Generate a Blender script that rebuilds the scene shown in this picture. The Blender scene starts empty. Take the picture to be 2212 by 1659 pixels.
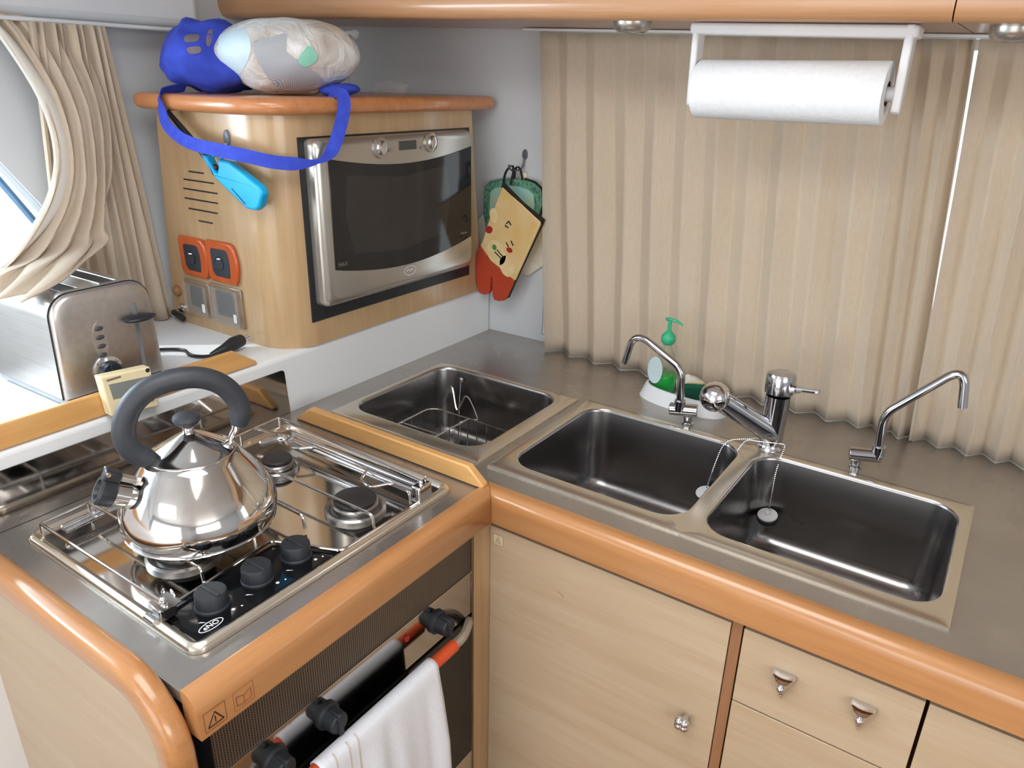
import bpy, bmesh, math, random
from mathutils import Vector, Matrix, noise
random.seed(7)
PI = math.pi
S = bpy.context.scene
COL = S.collection
H = 0.9      # height of the worktop over the floor; all coordinates below count z from the worktop

# ------------------------------------------------------------------ camera
cam_d = bpy.data.cameras.new('camera'); cam = bpy.data.objects.new('camera', cam_d); COL.objects.link(cam)
cam_d.sensor_width = 36.0; cam_d.lens = 1602.1164 / 2212 * 36.0
cam_d.clip_start = 0.02
yaw, pitch, roll = -0.5935, 0.3888, 0.023
fwd = Vector((math.sin(yaw)*math.cos(pitch), math.cos(yaw)*math.cos(pitch), -math.sin(pitch)))
right = Vector((math.cos(yaw), -math.sin(yaw), 0)); up = right.cross(fwd)
r2 = right*math.cos(roll) + up*math.sin(roll); u2 = -right*math.sin(roll) + up*math.cos(roll)
M = Matrix((( r2.x, u2.x, -fwd.x), (r2.y, u2.y, -fwd.y), (r2.z, u2.z, -fwd.z))).to_4x4()
M.translation = Vector((0.7163, -0.9888, 0.7005 + H)); cam.matrix_world = M
S.camera = cam

# ------------------------------------------------------------------ world, lights, exposure
W = bpy.data.worlds.new('world'); S.world = W; W.use_nodes = True
nt = W.node_tree; nt.nodes.clear()
wo = nt.nodes.new('ShaderNodeOutputWorld'); bg = nt.nodes.new('ShaderNodeBackground')
tc = nt.nodes.new('ShaderNodeTexCoord'); sep = nt.nodes.new('ShaderNodeSeparateXYZ'); rp = nt.nodes.new('ShaderNodeValToRGB')
nt.links.new(tc.outputs['Generated'], sep.inputs[0]); nt.links.new(sep.outputs['Z'], rp.inputs[0])
rp.color_ramp.elements[0].position = 0.0; rp.color_ramp.elements[0].color = (0.62, 0.66, 0.68, 1)
rp.color_ramp.elements[1].position = 0.12; rp.color_ramp.elements[1].color = (0.93, 0.96, 1.0, 1)
nt.links.new(rp.outputs[0], bg.inputs[0]); bg.inputs[1].default_value = 4.0
nt.links.new(bg.outputs[0], wo.inputs[0])

def area(name, loc, target, sx, sy, power, col=(1, 1, 1)):
    l = bpy.data.lights.new(name, 'AREA'); l.shape = 'RECTANGLE'; l.size = sx; l.size_y = sy
    l.energy = power; l.color = col
    o = bpy.data.objects.new(name, l); COL.objects.link(o)
    d = Vector(target) - Vector(loc); o.rotation_euler = d.to_track_quat('-Z', 'Y').to_euler()
    o.location = Vector(loc) + Vector((0, 0, H)); return o
# daylight falling through the saloon door and the side windows of the cabin, and through the galley window
area('daylight_saloon_door', (0.2, -3.05, 0.35), (-0.5, 0.0, 0.9), 1.9, 1.1, 13, (1.0, 0.97, 0.93))
area('daylight_starboard_window', (2.9, -1.9, 0.62), (-0.9, 0.0, 0.2), 1.8, 0.7, 30, (1.0, 0.96, 0.9))
area('daylight_galley_window', (-1.45, -0.95, 0.75), (-0.5, -0.35, 0.1), 1.1, 0.7, 62, (0.80, 0.90, 1.0))
area('overhead_fill', (0.25, -0.75, 1.145), (0.25, -0.75, 0.0), 0.9, 0.7, 18, (1.0, 0.99, 0.97))  # added fill lamp for light from above; the ceiling has no hatch
area('rear_overhead_fill', (-0.2, -2.1, 1.145), (-0.3, -1.9, 0.0), 1.0, 0.9, 7, (1.0, 0.99, 0.97))  # second added overhead fill, unseen, below the closed ceiling
sun_d = bpy.data.lights.new('sun', 'SUN'); sun_d.energy = 5.0; sun_d.angle = 0.02; sun_d.color = (1.0, 0.96, 0.9)
sun = bpy.data.objects.new('sun', sun_d); COL.objects.link(sun)
sun.rotation_euler = Vector((0.75, 0.55, -0.75)).to_track_quat('-Z', 'Y').to_euler()

S.view_settings.view_transform = 'Standard'; S.view_settings.look = 'None'
S.view_settings.exposure = -0.25; S.view_settings.gamma = 1.0; S.view_settings.use_curve_mapping = False
S.cycles.max_bounces = 10; S.cycles.diffuse_bounces = 5; S.cycles.glossy_bounces = 6
S.cycles.transmission_bounces = 8; S.cycles.transparent_max_bounces = 8
S.cycles.caustics_reflective = False; S.cycles.caustics_refractive = False
S.cycles.sample_clamp_indirect = 4.0

# ------------------------------------------------------------------ materials
def srgb(r, g, b):
    f = lambda c: (c/255/12.92) if c/255 <= 0.04045 else ((c/255 + 0.055)/1.055)**2.4
    return (f(r), f(g), f(b), 1)
def mat(name, col, rough=0.5, metal=0.0, spec=0.5, coat=0.0, trans=0.0, ior=1.45, alpha=1.0, emit=None, aniso=0.0):
    m = bpy.data.materials.new(name); m.use_nodes = True
    b = m.node_tree.nodes['Principled BSDF']
    b.inputs['Base Color'].default_value = col; b.inputs['Roughness'].default_value = rough
    b.inputs['Metallic'].default_value = metal; b.inputs['Specular IOR Level'].default_value = spec
    b.inputs['Coat Weight'].default_value = coat; b.inputs['Coat Roughness'].default_value = 0.12
    b.inputs['Transmission Weight'].default_value = trans; b.inputs['IOR'].default_value = ior
    b.inputs['Alpha'].default_value = alpha; b.inputs['Anisotropic'].default_value = aniso
    return m
def N(m, t): return m.node_tree.nodes.new(t)
def Lk(m, a, b): m.node_tree.links.new(a, b)
def bs(m): return m.node_tree.nodes['Principled BSDF']
def coords(m, scale, rot=(0, 0, 0)):
    t = N(m, 'ShaderNodeTexCoord'); mp = N(m, 'ShaderNodeMapping'); mp.inputs['Scale'].default_value = scale
    mp.inputs['Rotation'].default_value = rot
    Lk(m, t.outputs['Object'], mp.inputs[0]); return mp.outputs[0]
def ramp(m, fac, stops):
    r = N(m, 'ShaderNodeValToRGB'); e = r.color_ramp.elements
    e[0].position, e[0].color = stops[0]; e[1].position, e[1].color = stops[-1]
    for p, c in stops[1:-1]:
        x = e.new(p); x.color = c
    Lk(m, fac, r.inputs[0]); return r.outputs[0]
def noisy(name, c1, c2, scale=(5, 5, 5), detail=6, rough=0.5, bump=0.0, **k):
    m = mat(name, c1, rough, **k); v = coords(m, scale)
    n = N(m, 'ShaderNodeTexNoise'); n.inputs['Scale'].default_value = 1.0; n.inputs['Detail'].default_value = detail
    Lk(m, v, n.inputs['Vector'])
    Lk(m, ramp(m, n.outputs[0], [(0.3, c1), (0.7, c2)]), bs(m).inputs['Base Color'])
    if bump:
        b = N(m, 'ShaderNodeBump'); b.inputs['Strength'].default_value = bump; b.inputs['Distance'].default_value = 0.001
        Lk(m, n.outputs[0], b.inputs['Height']); Lk(m, b.outputs[0], bs(m).inputs['Normal'])
    return m
def wood(name, c1, c2, grain, rough=0.35, coat=0.2):
    m = mat(name, c1, rough, coat=coat); v = coords(m, grain)
    n = N(m, 'ShaderNodeTexNoise'); n.inputs['Scale'].default_value = 1.0; n.inputs['Detail'].default_value = 7
    n.inputs['Distortion'].default_value = 0.4; Lk(m, v, n.inputs['Vector'])
    v2 = coords(m, tuple(g*6 for g in grain)); n2 = N(m, 'ShaderNodeTexNoise'); n2.inputs['Scale'].default_value = 1.0
    Lk(m, v2, n2.inputs['Vector'])
    mx = N(m, 'ShaderNodeMath'); mx.operation = 'MULTIPLY_ADD'; mx.inputs[1].default_value = 0.35
    Lk(m, n2.outputs[0], mx.inputs[0]); Lk(m, n.outputs[0], mx.inputs[2])
    Lk(m, ramp(m, mx.outputs[0], [(0.45, c1), (0.95, c2)]), bs(m).inputs['Base Color'])
    return m
BL, BD = srgb(186, 166, 140), srgb(173, 150, 122)
birch_x = wood('birch_grain_x', BL, BD, (2.0, 30, 30)); birch_y = wood('birch_grain_y', BL, BD, (30, 2.0, 30)); birch_z = wood('birch_grain_z', srgb(186, 157, 121), srgb(171, 140, 102), (40, 40, 2.5), 0.3, 0.35)
EL, ED = srgb(180, 130, 84), srgb(162, 110, 66)
beech_x = wood('beech_grain_x', EL, ED, (2.5, 50, 50), 0.28, 0.5); beech_y = wood('beech_grain_y', EL, ED, (50, 2.5, 50), 0.28, 0.5)
beech_dark_x = wood('beech_dark_grain_x', srgb(196, 134, 88), srgb(178, 114, 70), (2.5, 50, 50), 0.3, 0.4)
fiddle_wood = wood('fiddle_wood', srgb(214, 165, 104), srgb(196, 146, 88), (4, 4, 40), 0.4, 0.2)
brown_wood = wood('brown_wood', srgb(150, 108, 76), srgb(132, 92, 62), (40, 40, 3), 0.5, 0.0)
gap_dark = noisy('gap_dark', srgb(110, 72, 46), srgb(90, 58, 36), (40, 40, 40))
gelcoat = noisy('white_gelcoat', srgb(222, 224, 226), srgb(216, 219, 222), (3, 3, 3), 3, 0.35, spec=0.4)
lining = noisy('white_lining', srgb(206, 209, 213), srgb(199, 203, 208), (3, 3, 3), 3, 0.6)
floor_m = wood('floor_boards', srgb(150, 112, 78), srgb(128, 92, 60), (3, 30, 30), 0.5, 0.0)
def steel_mat(name, c1, c2, scale, rmin, rmax, aniso=0.0):
    m = mat(name, c1, rmin, 1.0, aniso=aniso); v = coords(m, scale)
    n = N(m, 'ShaderNodeTexNoise'); n.inputs['Scale'].default_value = 1.0; n.inputs['Detail'].default_value = 6
    Lk(m, v, n.inputs['Vector'])
    Lk(m, ramp(m, n.outputs[0], [(0.35, c1), (0.65, c2)]), bs(m).inputs['Base Color'])
    r = N(m, 'ShaderNodeMapRange'); r.inputs['To Min'].default_value = rmin; r.inputs['To Max'].default_value = rmax
    Lk(m, n.outputs[0], r.inputs[0]); Lk(m, r.outputs[0], bs(m).inputs['Roughness'])
    return m
steel_top = steel_mat('worktop_steel', srgb(184, 179, 174), srgb(174, 169, 164), (7, 7, 7), 0.22, 0.34)
bs(steel_top).inputs['Metallic'].default_value = 0.84
steel_bowl = steel_mat('sink_steel', srgb(166, 164, 164), srgb(146, 144, 144), (4, 4, 9), 0.16, 0.34)
steel_rim = steel_mat('sink_rim_steel', srgb(222, 214, 200), srgb(214, 205, 190), (5, 5, 5), 0.18, 0.26)
bs(steel_rim).inputs['Metallic'].default_value = 0.9
steel_hob = steel_mat('hob_steel', srgb(206, 203, 200), srgb(190, 187, 184), (6, 6, 6), 0.05, 0.14)
steel_mirror = steel_mat('polished_steel', srgb(190, 187, 184), srgb(176, 172, 168), (4, 4, 4), 0.05, 0.12)
kettle_steel = steel_mat('kettle_steel', srgb(226, 223, 219), srgb(206, 202, 198), (14, 14, 22), 0.035, 0.12)
toaster_steel = steel_mat('toaster_steel', srgb(205, 203, 200), srgb(193, 190, 187), (3, 3, 160), 0.28, 0.4)
toaster_face = steel_mat('toaster_face_steel', srgb(196, 190, 186), srgb(186, 180, 176), (3, 90, 90), 0.34, 0.46)
chrome = noisy('chrome', srgb(225, 226, 230), srgb(212, 213, 218), (6, 6, 6), rough=0.07, metal=1.0)
tap_chrome = noisy('tap_chrome', srgb(196, 198, 204), srgb(180, 182, 188), (6, 6, 6), rough=0.12, metal=1.0)
wire = noisy('wire_chrome', srgb(214, 211, 207), srgb(190, 186, 182), (9, 9, 9), rough=0.16, metal=1.0)
silver = noisy('silver_paint', srgb(186, 181, 174), srgb(178, 173, 166), (8, 8, 8), rough=0.26, metal=0.75)
black_glass = noisy('black_glass', srgb(20, 21, 24), srgb(15, 16, 18), (4, 4, 4), rough=0.08, spec=0.3)
oven_glass = noisy('oven_glass', srgb(26, 25, 24), srgb(20, 19, 18), (4, 4, 4), rough=0.1, spec=0.5)
mw_glass = noisy('microwave_glass', srgb(40, 40, 42), srgb(34, 34, 36), (4, 4, 4), rough=0.08, spec=0.45)
black_pl = noisy('black_plastic', srgb(38, 40, 45), srgb(30, 32, 36), (30, 30, 30), rough=0.42)
knob_pl = noisy('knob_plastic', srgb(36, 40, 47), srgb(29, 33, 39), (30, 30, 30), rough=0.5)
handle_pl = noisy('kettle_handle_plastic', srgb(54, 57, 64), srgb(46, 49, 56), (30, 30, 30), rough=0.5)
cap_black = noisy('burner_cap_enamel', srgb(44, 42, 42), srgb(34, 33, 33), (40, 40, 40), rough=0.45)
burner_al = noisy('burner_aluminium', srgb(176, 174, 172), srgb(140, 138, 136), (30, 30, 30), rough=0.3, metal=1.0)
white_pl = noisy('white_plastic', srgb(226, 227, 229), srgb(219, 220, 223), (10, 10, 10), rough=0.4)
cream_pl = noisy('cream_plastic', srgb(232, 218, 178), srgb(224, 209, 168), (20, 20, 20), rough=0.45)
lcd = noisy('lcd_grey', srgb(132, 136, 134), srgb(120, 124, 122), (20, 20, 20), rough=0.2)
paper = noisy('kitchen_paper', srgb(236, 238, 241), srgb(228, 231, 235), (120, 120, 120), rough=0.9, bump=0.5)
white_ink = noisy('white_ink', srgb(235, 237, 240), srgb(228, 230, 234), (30, 30, 30), rough=0.5)
dark_ink = noisy('dark_ink', srgb(52, 28, 18), srgb(44, 24, 16), (30, 30, 30), rough=0.6)
grey_ink = noisy('grey_ink', srgb(120, 112, 100), srgb(110, 102, 92), (30, 30, 30), rough=0.6)
brown_ink = noisy('brown_ink', srgb(128, 74, 44), srgb(118, 66, 38), (30, 30, 30), rough=0.6)
sticker_m = noisy('sticker_film', srgb(206, 188, 152), srgb(200, 182, 146), (30, 30, 30), rough=0.4)
orange_w = wood('orange_frame_wood', srgb(196, 92, 42), srgb(170, 72, 30), (40, 40, 6), 0.3, 0.5)
orange_pl = noisy('orange_grip', srgb(206, 84, 44), srgb(190, 72, 36), (30, 30, 30), rough=0.4)
socket_blk = noisy('socket_black', srgb(50, 54, 62), srgb(42, 46, 54), (30, 30, 30), rough=0.4)
smoke = noisy('smoky_cover', srgb(142, 122, 104), srgb(130, 111, 94), (20, 20, 20), rough=0.15, coat=0.6)
blue_pl = noisy('cyan_plastic', srgb(20, 168, 222), srgb(10, 156, 212), (20, 20, 20), rough=0.35)
blue_cloth = noisy('blue_fabric', srgb(52, 74, 190), srgb(44, 62, 170), (60, 60, 60), rough=0.85, bump=0.4)
gold_ink = noisy('gold_print', srgb(120, 112, 120), srgb(108, 98, 106), (60, 60, 60), rough=0.6)
terry = noisy('white_towelling', srgb(218, 221, 229), srgb(210, 214, 222), (200, 200, 200), rough=0.95, bump=0.4)
stripe_m = noisy('towel_stripe', srgb(196, 190, 184), srgb(188, 182, 176), (100, 100, 100), rough=0.95)
def fabric(name, c1, c2, transl=0.25, scale=(240, 240, 60)):
    m = noisy(name, c1, c2, scale, 3, 0.9)
    b = bs(m); out = [n for n in m.node_tree.nodes if n.type == 'OUTPUT_MATERIAL'][0]
    t = N(m, 'ShaderNodeBsdfTranslucent'); t.inputs[0].default_value = c1
    mx = N(m, 'ShaderNodeMixShader'); mx.inputs[0].default_value = transl
    Lk(m, b.outputs[0], mx.inputs[1]); Lk(m, t.outputs[0], mx.inputs[2]); Lk(m, mx.outputs[0], out.inputs[0])
    return m
curtain_m = fabric('curtain_linen', srgb(212, 198, 180), srgb(204, 188, 167), 0.28)
curtain_w = fabric('curtain_lining', srgb(232, 228, 220), srgb(226, 222, 214), 0.35)
def glass_mat(name, col, rough=0.0):
    m = mat(name, col, rough); b = bs(m)
    out = [n for n in m.node_tree.nodes if n.type == 'OUTPUT_MATERIAL'][0]
    t = N(m, 'ShaderNodeBsdfTransparent'); t.inputs[0].default_value = col
    f = N(m, 'ShaderNodeLayerWeight'); f.inputs['Blend'].default_value = 0.12; g = N(m, 'ShaderNodeBsdfGlossy'); g.inputs['Roughness'].default_value = 0.02
    mx = N(m, 'ShaderNodeMixShader'); Lk(m, f.outputs['Facing'], mx.inputs[0])
    Lk(m, t.outputs[0], mx.inputs[1]); Lk(m, g.outputs[0], mx.inputs[2]); Lk(m, mx.outputs[0], out.inputs[0]); return m
pane_m = glass_mat('window_pane', (0.93, 0.96, 0.97, 1))
clear_film = mat('clear_film', srgb(200, 196, 190), 0.12, alpha=0.13)
soap_clear = glass_mat('soap_bottle_clear', (0.93, 0.985, 0.95, 1))
soap_green = noisy('soap_green', srgb(22, 170, 70), srgb(16, 150, 58), (10, 10, 10), rough=0.15, coat=0.6)
pump_green = noisy('pump_green', srgb(58, 176, 128), srgb(46, 166, 118), (10, 10, 10), rough=0.35)
label_m = noisy('soap_label', srgb(206, 222, 226), srgb(196, 214, 220), (10, 10, 10), rough=0.4)
sponge_g = noisy('scourer_green', srgb(24, 96, 74), srgb(16, 80, 62), (300, 300, 300), rough=0.95, bump=1.0)
sponge_y = noisy('sponge_yellow', srgb(206, 178, 90), srgb(190, 160, 74), (200, 200, 200), rough=0.95, bump=1.0)
cloth_w = noisy('dishcloth_white', srgb(218, 216, 204), srgb(206, 202, 188), (60, 60, 60), rough=0.9)
mitt_y = noisy('mitt_yellow_print', srgb(212, 172, 100), srgb(216, 190, 142), (22, 22, 22), 5, 0.9)
mitt_g = noisy('potholder_green_print', srgb(112, 166, 140), srgb(48, 92, 76), (150, 150, 110), 5, 0.9)
mitt_b = noisy('potholder_blue_print', srgb(134, 192, 196), srgb(176, 186, 150), (55, 55, 55), 5, 0.9)
mitt_w = noisy('mitt_white', srgb(228, 224, 212), srgb(214, 208, 194), (40, 40, 40), 5, 0.9)
trim_blk = noisy('black_piping', srgb(38, 32, 30), srgb(30, 26, 24), (60, 60, 60), rough=0.9)
skin_beige = noisy('print_beige', srgb(218, 186, 128), srgb(226, 204, 158), (60, 60, 60), rough=0.9)
red_print = noisy('print_red', srgb(166, 40, 34), srgb(150, 32, 28), (60, 60, 60), rough=0.9)
green_print = noisy('print_green', srgb(70, 140, 70), srgb(60, 126, 60), (60, 60, 60), rough=0.9)
def checked(name, c1, c2, sc, rough=0.9):
    m = mat(name, c1, rough); v = coords(m, (sc, sc, sc), (0, 0.5, 0))
    b = N(m, 'ShaderNodeTexBrick'); b.offset = 0; b.inputs['Color1'].default_value = c1; b.inputs['Color2'].default_value = c1
    b.inputs['Mortar'].default_value = c2; b.inputs['Scale'].default_value = 1; b.inputs['Mortar Size'].default_value = 0.12
    b.inputs['Brick Width'].default_value = 1; b.inputs['Row Height'].default_value = 1
    sp = N(m, 'ShaderNodeSeparateXYZ'); cb = N(m, 'ShaderNodeCombineXYZ')
    Lk(m, v, sp.inputs[0]); Lk(m, sp.outputs['X'], cb.inputs['X']); Lk(m, sp.outputs['Z'], cb.inputs['Y'])
    Lk(m, cb.outputs[0], b.inputs['Vector']); Lk(m, b.outputs['Color'], bs(m).inputs['Base Color']); return m
mitt_r = checked('mitt_red_check', srgb(188, 72, 42), srgb(150, 44, 26), 160)
def perforated(name):
    m = mat(name, srgb(120, 112, 104), 0.35, 0.8); v = coords(m, (230, 230, 230))
    sp = N(m, 'ShaderNodeSeparateXYZ'); cb = N(m, 'ShaderNodeCombineXYZ'); Lk(m, v, sp.inputs[0])
    Lk(m, sp.outputs['Y'], cb.inputs['X']); Lk(m, sp.outputs['Z'], cb.inputs['Y'])
    vo = N(m, 'ShaderNodeTexVoronoi'); vo.voronoi_dimensions = '2D'; vo.inputs['Scale'].default_value = 1.0
    vo.inputs['Randomness'].default_value = 0.0; Lk(m, cb.outputs[0], vo.inputs['Vector'])
    c = ramp(m, vo.outputs['Distance'], [(0.30, srgb(40, 38, 38)), (0.36, srgb(128, 120, 112))])
    Lk(m, c, bs(m).inputs['Base Color']); return m
perf = perforated('perforated_steel')
# plastic carrier bag: white with a fine striped patch and a mint patch printed or seen through the film
def bag_mat():
    m = mat('carrier_bag_film', srgb(214, 212, 210), 0.35, coat=0.3)
    g = coords(m, (1, 1, 1))
    n = N(m, 'ShaderNodeTexNoise'); n.inputs['Scale'].default_value = 9; Lk(m, g, n.inputs['Vector'])
    base = ramp(m, n.outputs[0], [(0.38, srgb(212, 216, 220)), (0.52, srgb(200, 196, 192)), (0.66, srgb(176, 168, 162))])
    Lk(m, base, bs(m).inputs['Base Color'])
    b = N(m, 'ShaderNodeBump'); b.inputs['Strength'].default_value = 0.55; b.inputs['Distance'].default_value = 0.014
    n2 = N(m, 'ShaderNodeTexNoise'); n2.inputs['Scale'].default_value = 22; n2.inputs['Distortion'].default_value = 1.2; Lk(m, g, n2.inputs['Vector'])
    Lk(m, n2.outputs[0], b.inputs['Height']); Lk(m, b.outputs[0], bs(m).inputs['Normal'])
    return m
bag_m = bag_mat()
def striped(name, c1, c2, sc):
    m = mat(name, c1, 0.5); v = coords(m, (1, 1, 1), (0.6, 0.4, 0))
    w = N(m, 'ShaderNodeTexWave'); w.inputs['Scale'].default_value = sc; w.bands_direction = 'Z'; Lk(m, v, w.inputs['Vector'])
    Lk(m, ramp(m, w.outputs[0], [(0.4, c1), (0.6, c2)]), bs(m).inputs['Base Color']); return m
mesh_net = striped('net_fabric', srgb(178, 180, 186), srgb(140, 146, 156), 320)
mint = noisy('mint_paper', srgb(140, 204, 184), srgb(124, 190, 170), (30, 30, 30), rough=0.6)
pale_blue = noisy('pale_blue_tissue', srgb(200, 222, 234), srgb(188, 212, 228), (30, 30, 30), rough=0.6)

# ------------------------------------------------------------------ mesh helpers
class MB:
    def __init__(s): s.v = []; s.f = []
    def add(s, vs, fs):
        o = len(s.v); s.v += [Vector(p) for p in vs]; s.f += [tuple(i + o for i in f) for f in fs]; return s
    def box(s, lo, hi, rot=None, piv=None):
        x0, y0, z0 = lo; x1, y1, z1 = hi
        vs = [Vector(p) for p in ((x0,y0,z0),(x1,y0,z0),(x1,y1,z0),(x0,y1,z0),(x0,y0,z1),(x1,y0,z1),(x1,y1,z1),(x0,y1,z1))]
        if rot is not None:
            piv = Vector(piv if piv is not None else ((x0+x1)/2, (y0+y1)/2, (z0+z1)/2)); vs = [rot @ (p - piv) + piv for p in vs]
        return s.add(vs, [(0,3,2,1),(4,5,6,7),(0,1,5,4),(1,2,6,5),(2,3,7,6),(3,0,4,7)])
    def loft(s, rings, closed=True, cap0=True, cap1=True):
        n = len(rings[0]); o = len(s.v)
        for r in rings: s.v += [Vector(p) for p in r]
        m = n if closed else n - 1
        for k in range(len(rings)-1):
            for i in range(m):
                j = (i+1) % n; s.f.append((o+k*n+i, o+k*n+j, o+(k+1)*n+j, o+(k+1)*n+i))
        if closed and cap0: s.f.append(tuple(o+i for i in reversed(range(n))))
        if closed and cap1: s.f.append(tuple(o+(len(rings)-1)*n+i for i in range(n)))
        return s
    def tube(s, pts, r, n=8, cap=True, closed=False, flat=1.0, up0=None):
        pts = [Vector(p) for p in pts]; rings = []; m = len(pts)
        rr = r if hasattr(r, '__len__') else [r]*m
        prev = None
        for i, p in enumerate(pts):
            a = pts[i-1] if (i > 0 or closed) else p; b = pts[(i+1) % m] if (i < m-1 or closed) else p
            t = (b - a)
            if t.length < 1e-9: t = Vector((0, 0, 1))
            t.normalize()
            if prev is None:
                ref = Vector(up0) if up0 else (Vector((0, 0, 1)) if abs(t.z) < 0.9 else Vector((1, 0, 0)))
                x = ref.cross(t).normalized()
            else:
                x = prev - t * prev.dot(t)
                x = x.normalized() if x.length > 1e-6 else Vector((1, 0, 0))
            prev = x; y = t.cross(x)
            rings.append([p + x*math.cos(q)*rr[i]*flat + y*math.sin(q)*rr[i] for q in [2*PI*k/n for k in range(n)]])
        if closed: rings.append(rings[0]); return s.loft(rings, True, False, False)
        return s.loft(rings, True, cap, cap)
    def lathe(s, prof, c=(0,0,0), axis=(0,0,1), n=32, cap=True):
        axis = Vector(axis).normalized(); q = Vector((0,0,1)).rotation_difference(axis); c = Vector(c)
        rings = [[c + q @ Vector((r*math.cos(2*PI*k/n), r*math.sin(2*PI*k/n), z)) for k in range(n)] for r, z in prof]
        return s.loft(rings, True, cap, cap)
    def cyl(s, a, b, r, n=20, r2=None):
        a = Vector(a); b = Vector(b)
        return s.lathe([(r, 0), (r if r2 is None else r2, (b-a).length)], a, b-a, n)
    def ball(s, c, r, n=20, m=12, q=None):
        r = r if hasattr(r, '__len__') else (r, r, r); c = Vector(c); rings = []
        for i in range(1, m):
            t = PI*i/m; ring = []
            for k in range(n):
                p = Vector((r[0]*math.sin(t)*math.cos(2*PI*k/n), r[1]*math.sin(t)*math.sin(2*PI*k/n), -r[2]*math.cos(t)))
                ring.append(c + (q @ p if q else p))
            rings.append(ring)
        return s.loft(rings)
    def prism(s, poly, d0, d1, plane='xy'):
        """poly: 2-D outline; extruded from d0 to d1 along the third axis"""
        def P(a, b, d): return {'xy': (a, b, d), 'xz': (a, d, b), 'yz': (d, a, b)}[plane]
        return s.loft([[P(a, b, d0) for a, b in poly], [P(a, b, d1) for a, b in poly]])
    def ribbon(s, pts, sides, w, th=0.0015):
        pts = [Vector(p) for p in pts]; rings = []
        for i, p in enumerate(pts):
            sd = Vector(sides[i] if hasattr(sides[0], '__len__') else sides).normalized()
            t = (pts[min(i+1, len(pts)-1)] - pts[max(i-1, 0)]).normalized(); nn = t.cross(sd).normalized()
            ww = w[i] if hasattr(w, '__len__') else w
            rings.append([p - sd*ww/2 - nn*th/2, p + sd*ww/2 - nn*th/2, p + sd*ww/2 + nn*th/2, p - sd*ww/2 + nn*th/2])
        return s.loft(rings)
def rrect(x0, x1, y0, y1, r, n=6):
    out = []
    for cx, cy, a0 in ((x1-r, y1-r, 0), (x0+r, y1-r, PI/2), (x0+r, y0+r, PI), (x1-r, y0+r, 1.5*PI)):
        for k in range(n+1):
            a = a0 + PI/2*k/n; out.append((cx + r*math.cos(a), cy + r*math.sin(a)))
    return out
def smooth_path(pts, sub=6):
    """Catmull-Rom through the points"""
    pts = [Vector(p) for p in pts]; out = []
    for i in range(len(pts)-1):
        p0 = pts[max(i-1, 0)]; p1 = pts[i]; p2 = pts[i+1]; p3 = pts[min(i+2, len(pts)-1)]
        for k in range(sub):
            t = k/sub
            out.append(0.5*((2*p1) + (p2-p0)*t + (2*p0-5*p1+4*p2-p3)*t*t + (-p0+3*p1-3*p2+p3)*t**3))
    out.append(pts[-1]); return out
def link(name, mb, m, parent=None, bevel=0.0, seg=2, sharp=35, sub=0, solid=0.0):
    me = bpy.data.meshes.new(name); loc = Vector(parent['_loc']) if parent is not None and '_loc' in parent else Vector((0,0,0))
    me.from_pydata([tuple(p - loc) for p in mb.v], [], mb.f); me.materials.append(m)
    b = bmesh.new(); b.from_mesh(me); bmesh.ops.recalc_face_normals(b, faces=b.faces); b.to_mesh(me); b.free()
    o = bpy.data.objects.new(name, me); COL.objects.link(o)
    if parent is not None: o.parent = parent; o['_loc'] = list(loc)
    if solid:
        sm = o.modifiers.new('solidify', 'SOLIDIFY'); sm.thickness = solid; sm.offset = 0
    if bevel:
        bm = o.modifiers.new('bevel', 'BEVEL'); bm.width = bevel; bm.segments = seg; bm.limit_method = 'ANGLE'; bm.angle_limit = math.radians(40)
    if sub:
        sm = o.modifiers.new('subsurf', 'SUBSURF'); sm.levels = sub; sm.render_levels = sub
    for p in me.polygons: p.use_smooth = True
    me.set_sharp_from_angle(angle=math.radians(sharp))
    return o
def thing(name, label, cat, loc, group=None):
    o = bpy.data.objects.new(name, None); COL.objects.link(o); o.empty_display_size = 0.02
    o.location = loc; o['_loc'] = list(loc); o['label'] = label; o['category'] = cat
    if group: o['group'] = group
    return o
def one(name, mb, m, label, cat, base=None, group=None, **k):
    vs = mb.v
    if base is None: base = (sum(v.x for v in vs)/len(vs), sum(v.y for v in vs)/len(vs), min(v.z for v in vs))
    base = Vector(base); mb.v = [v - base for v in vs]
    o = link(name, mb, m, None, **k); o.location = base; o['_loc'] = list(base); o['label'] = label; o['category'] = cat
    if group: o['group'] = group
    return o
def struct(name, mb, m, parent=None, **k):
    o = link(name, mb, m, parent, **k)
    if parent is None: o['kind'] = 'structure'
    return o
def text_mb(txt, size, origin, xdir, ydir, th=0.0004):
    cu = bpy.data.curves.new('t', 'FONT'); cu.body = txt; cu.size = size; cu.extrude = th; cu.align_x = 'CENTER'; cu.align_y = 'CENTER'
    ob = bpy.data.objects.new('t', cu); COL.objects.link(ob); dg = bpy.context.evaluated_depsgraph_get(); dg.update()
    me = bpy.data.meshes.new_from_object(ob.evaluated_get(dg))
    X = Vector(xdir).normalized(); Y = Vector(ydir).normalized(); Z = X.cross(Y); o = Vector(origin)
    mb = MB(); mb.add([o + X*v.co.x + Y*v.co.y + Z*(v.co.z + th) for v in me.vertices], [tuple(p.vertices) for p in me.polygons])
    bpy.data.objects.remove(ob); bpy.data.curves.remove(cu); bpy.data.meshes.remove(me); return mb

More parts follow.
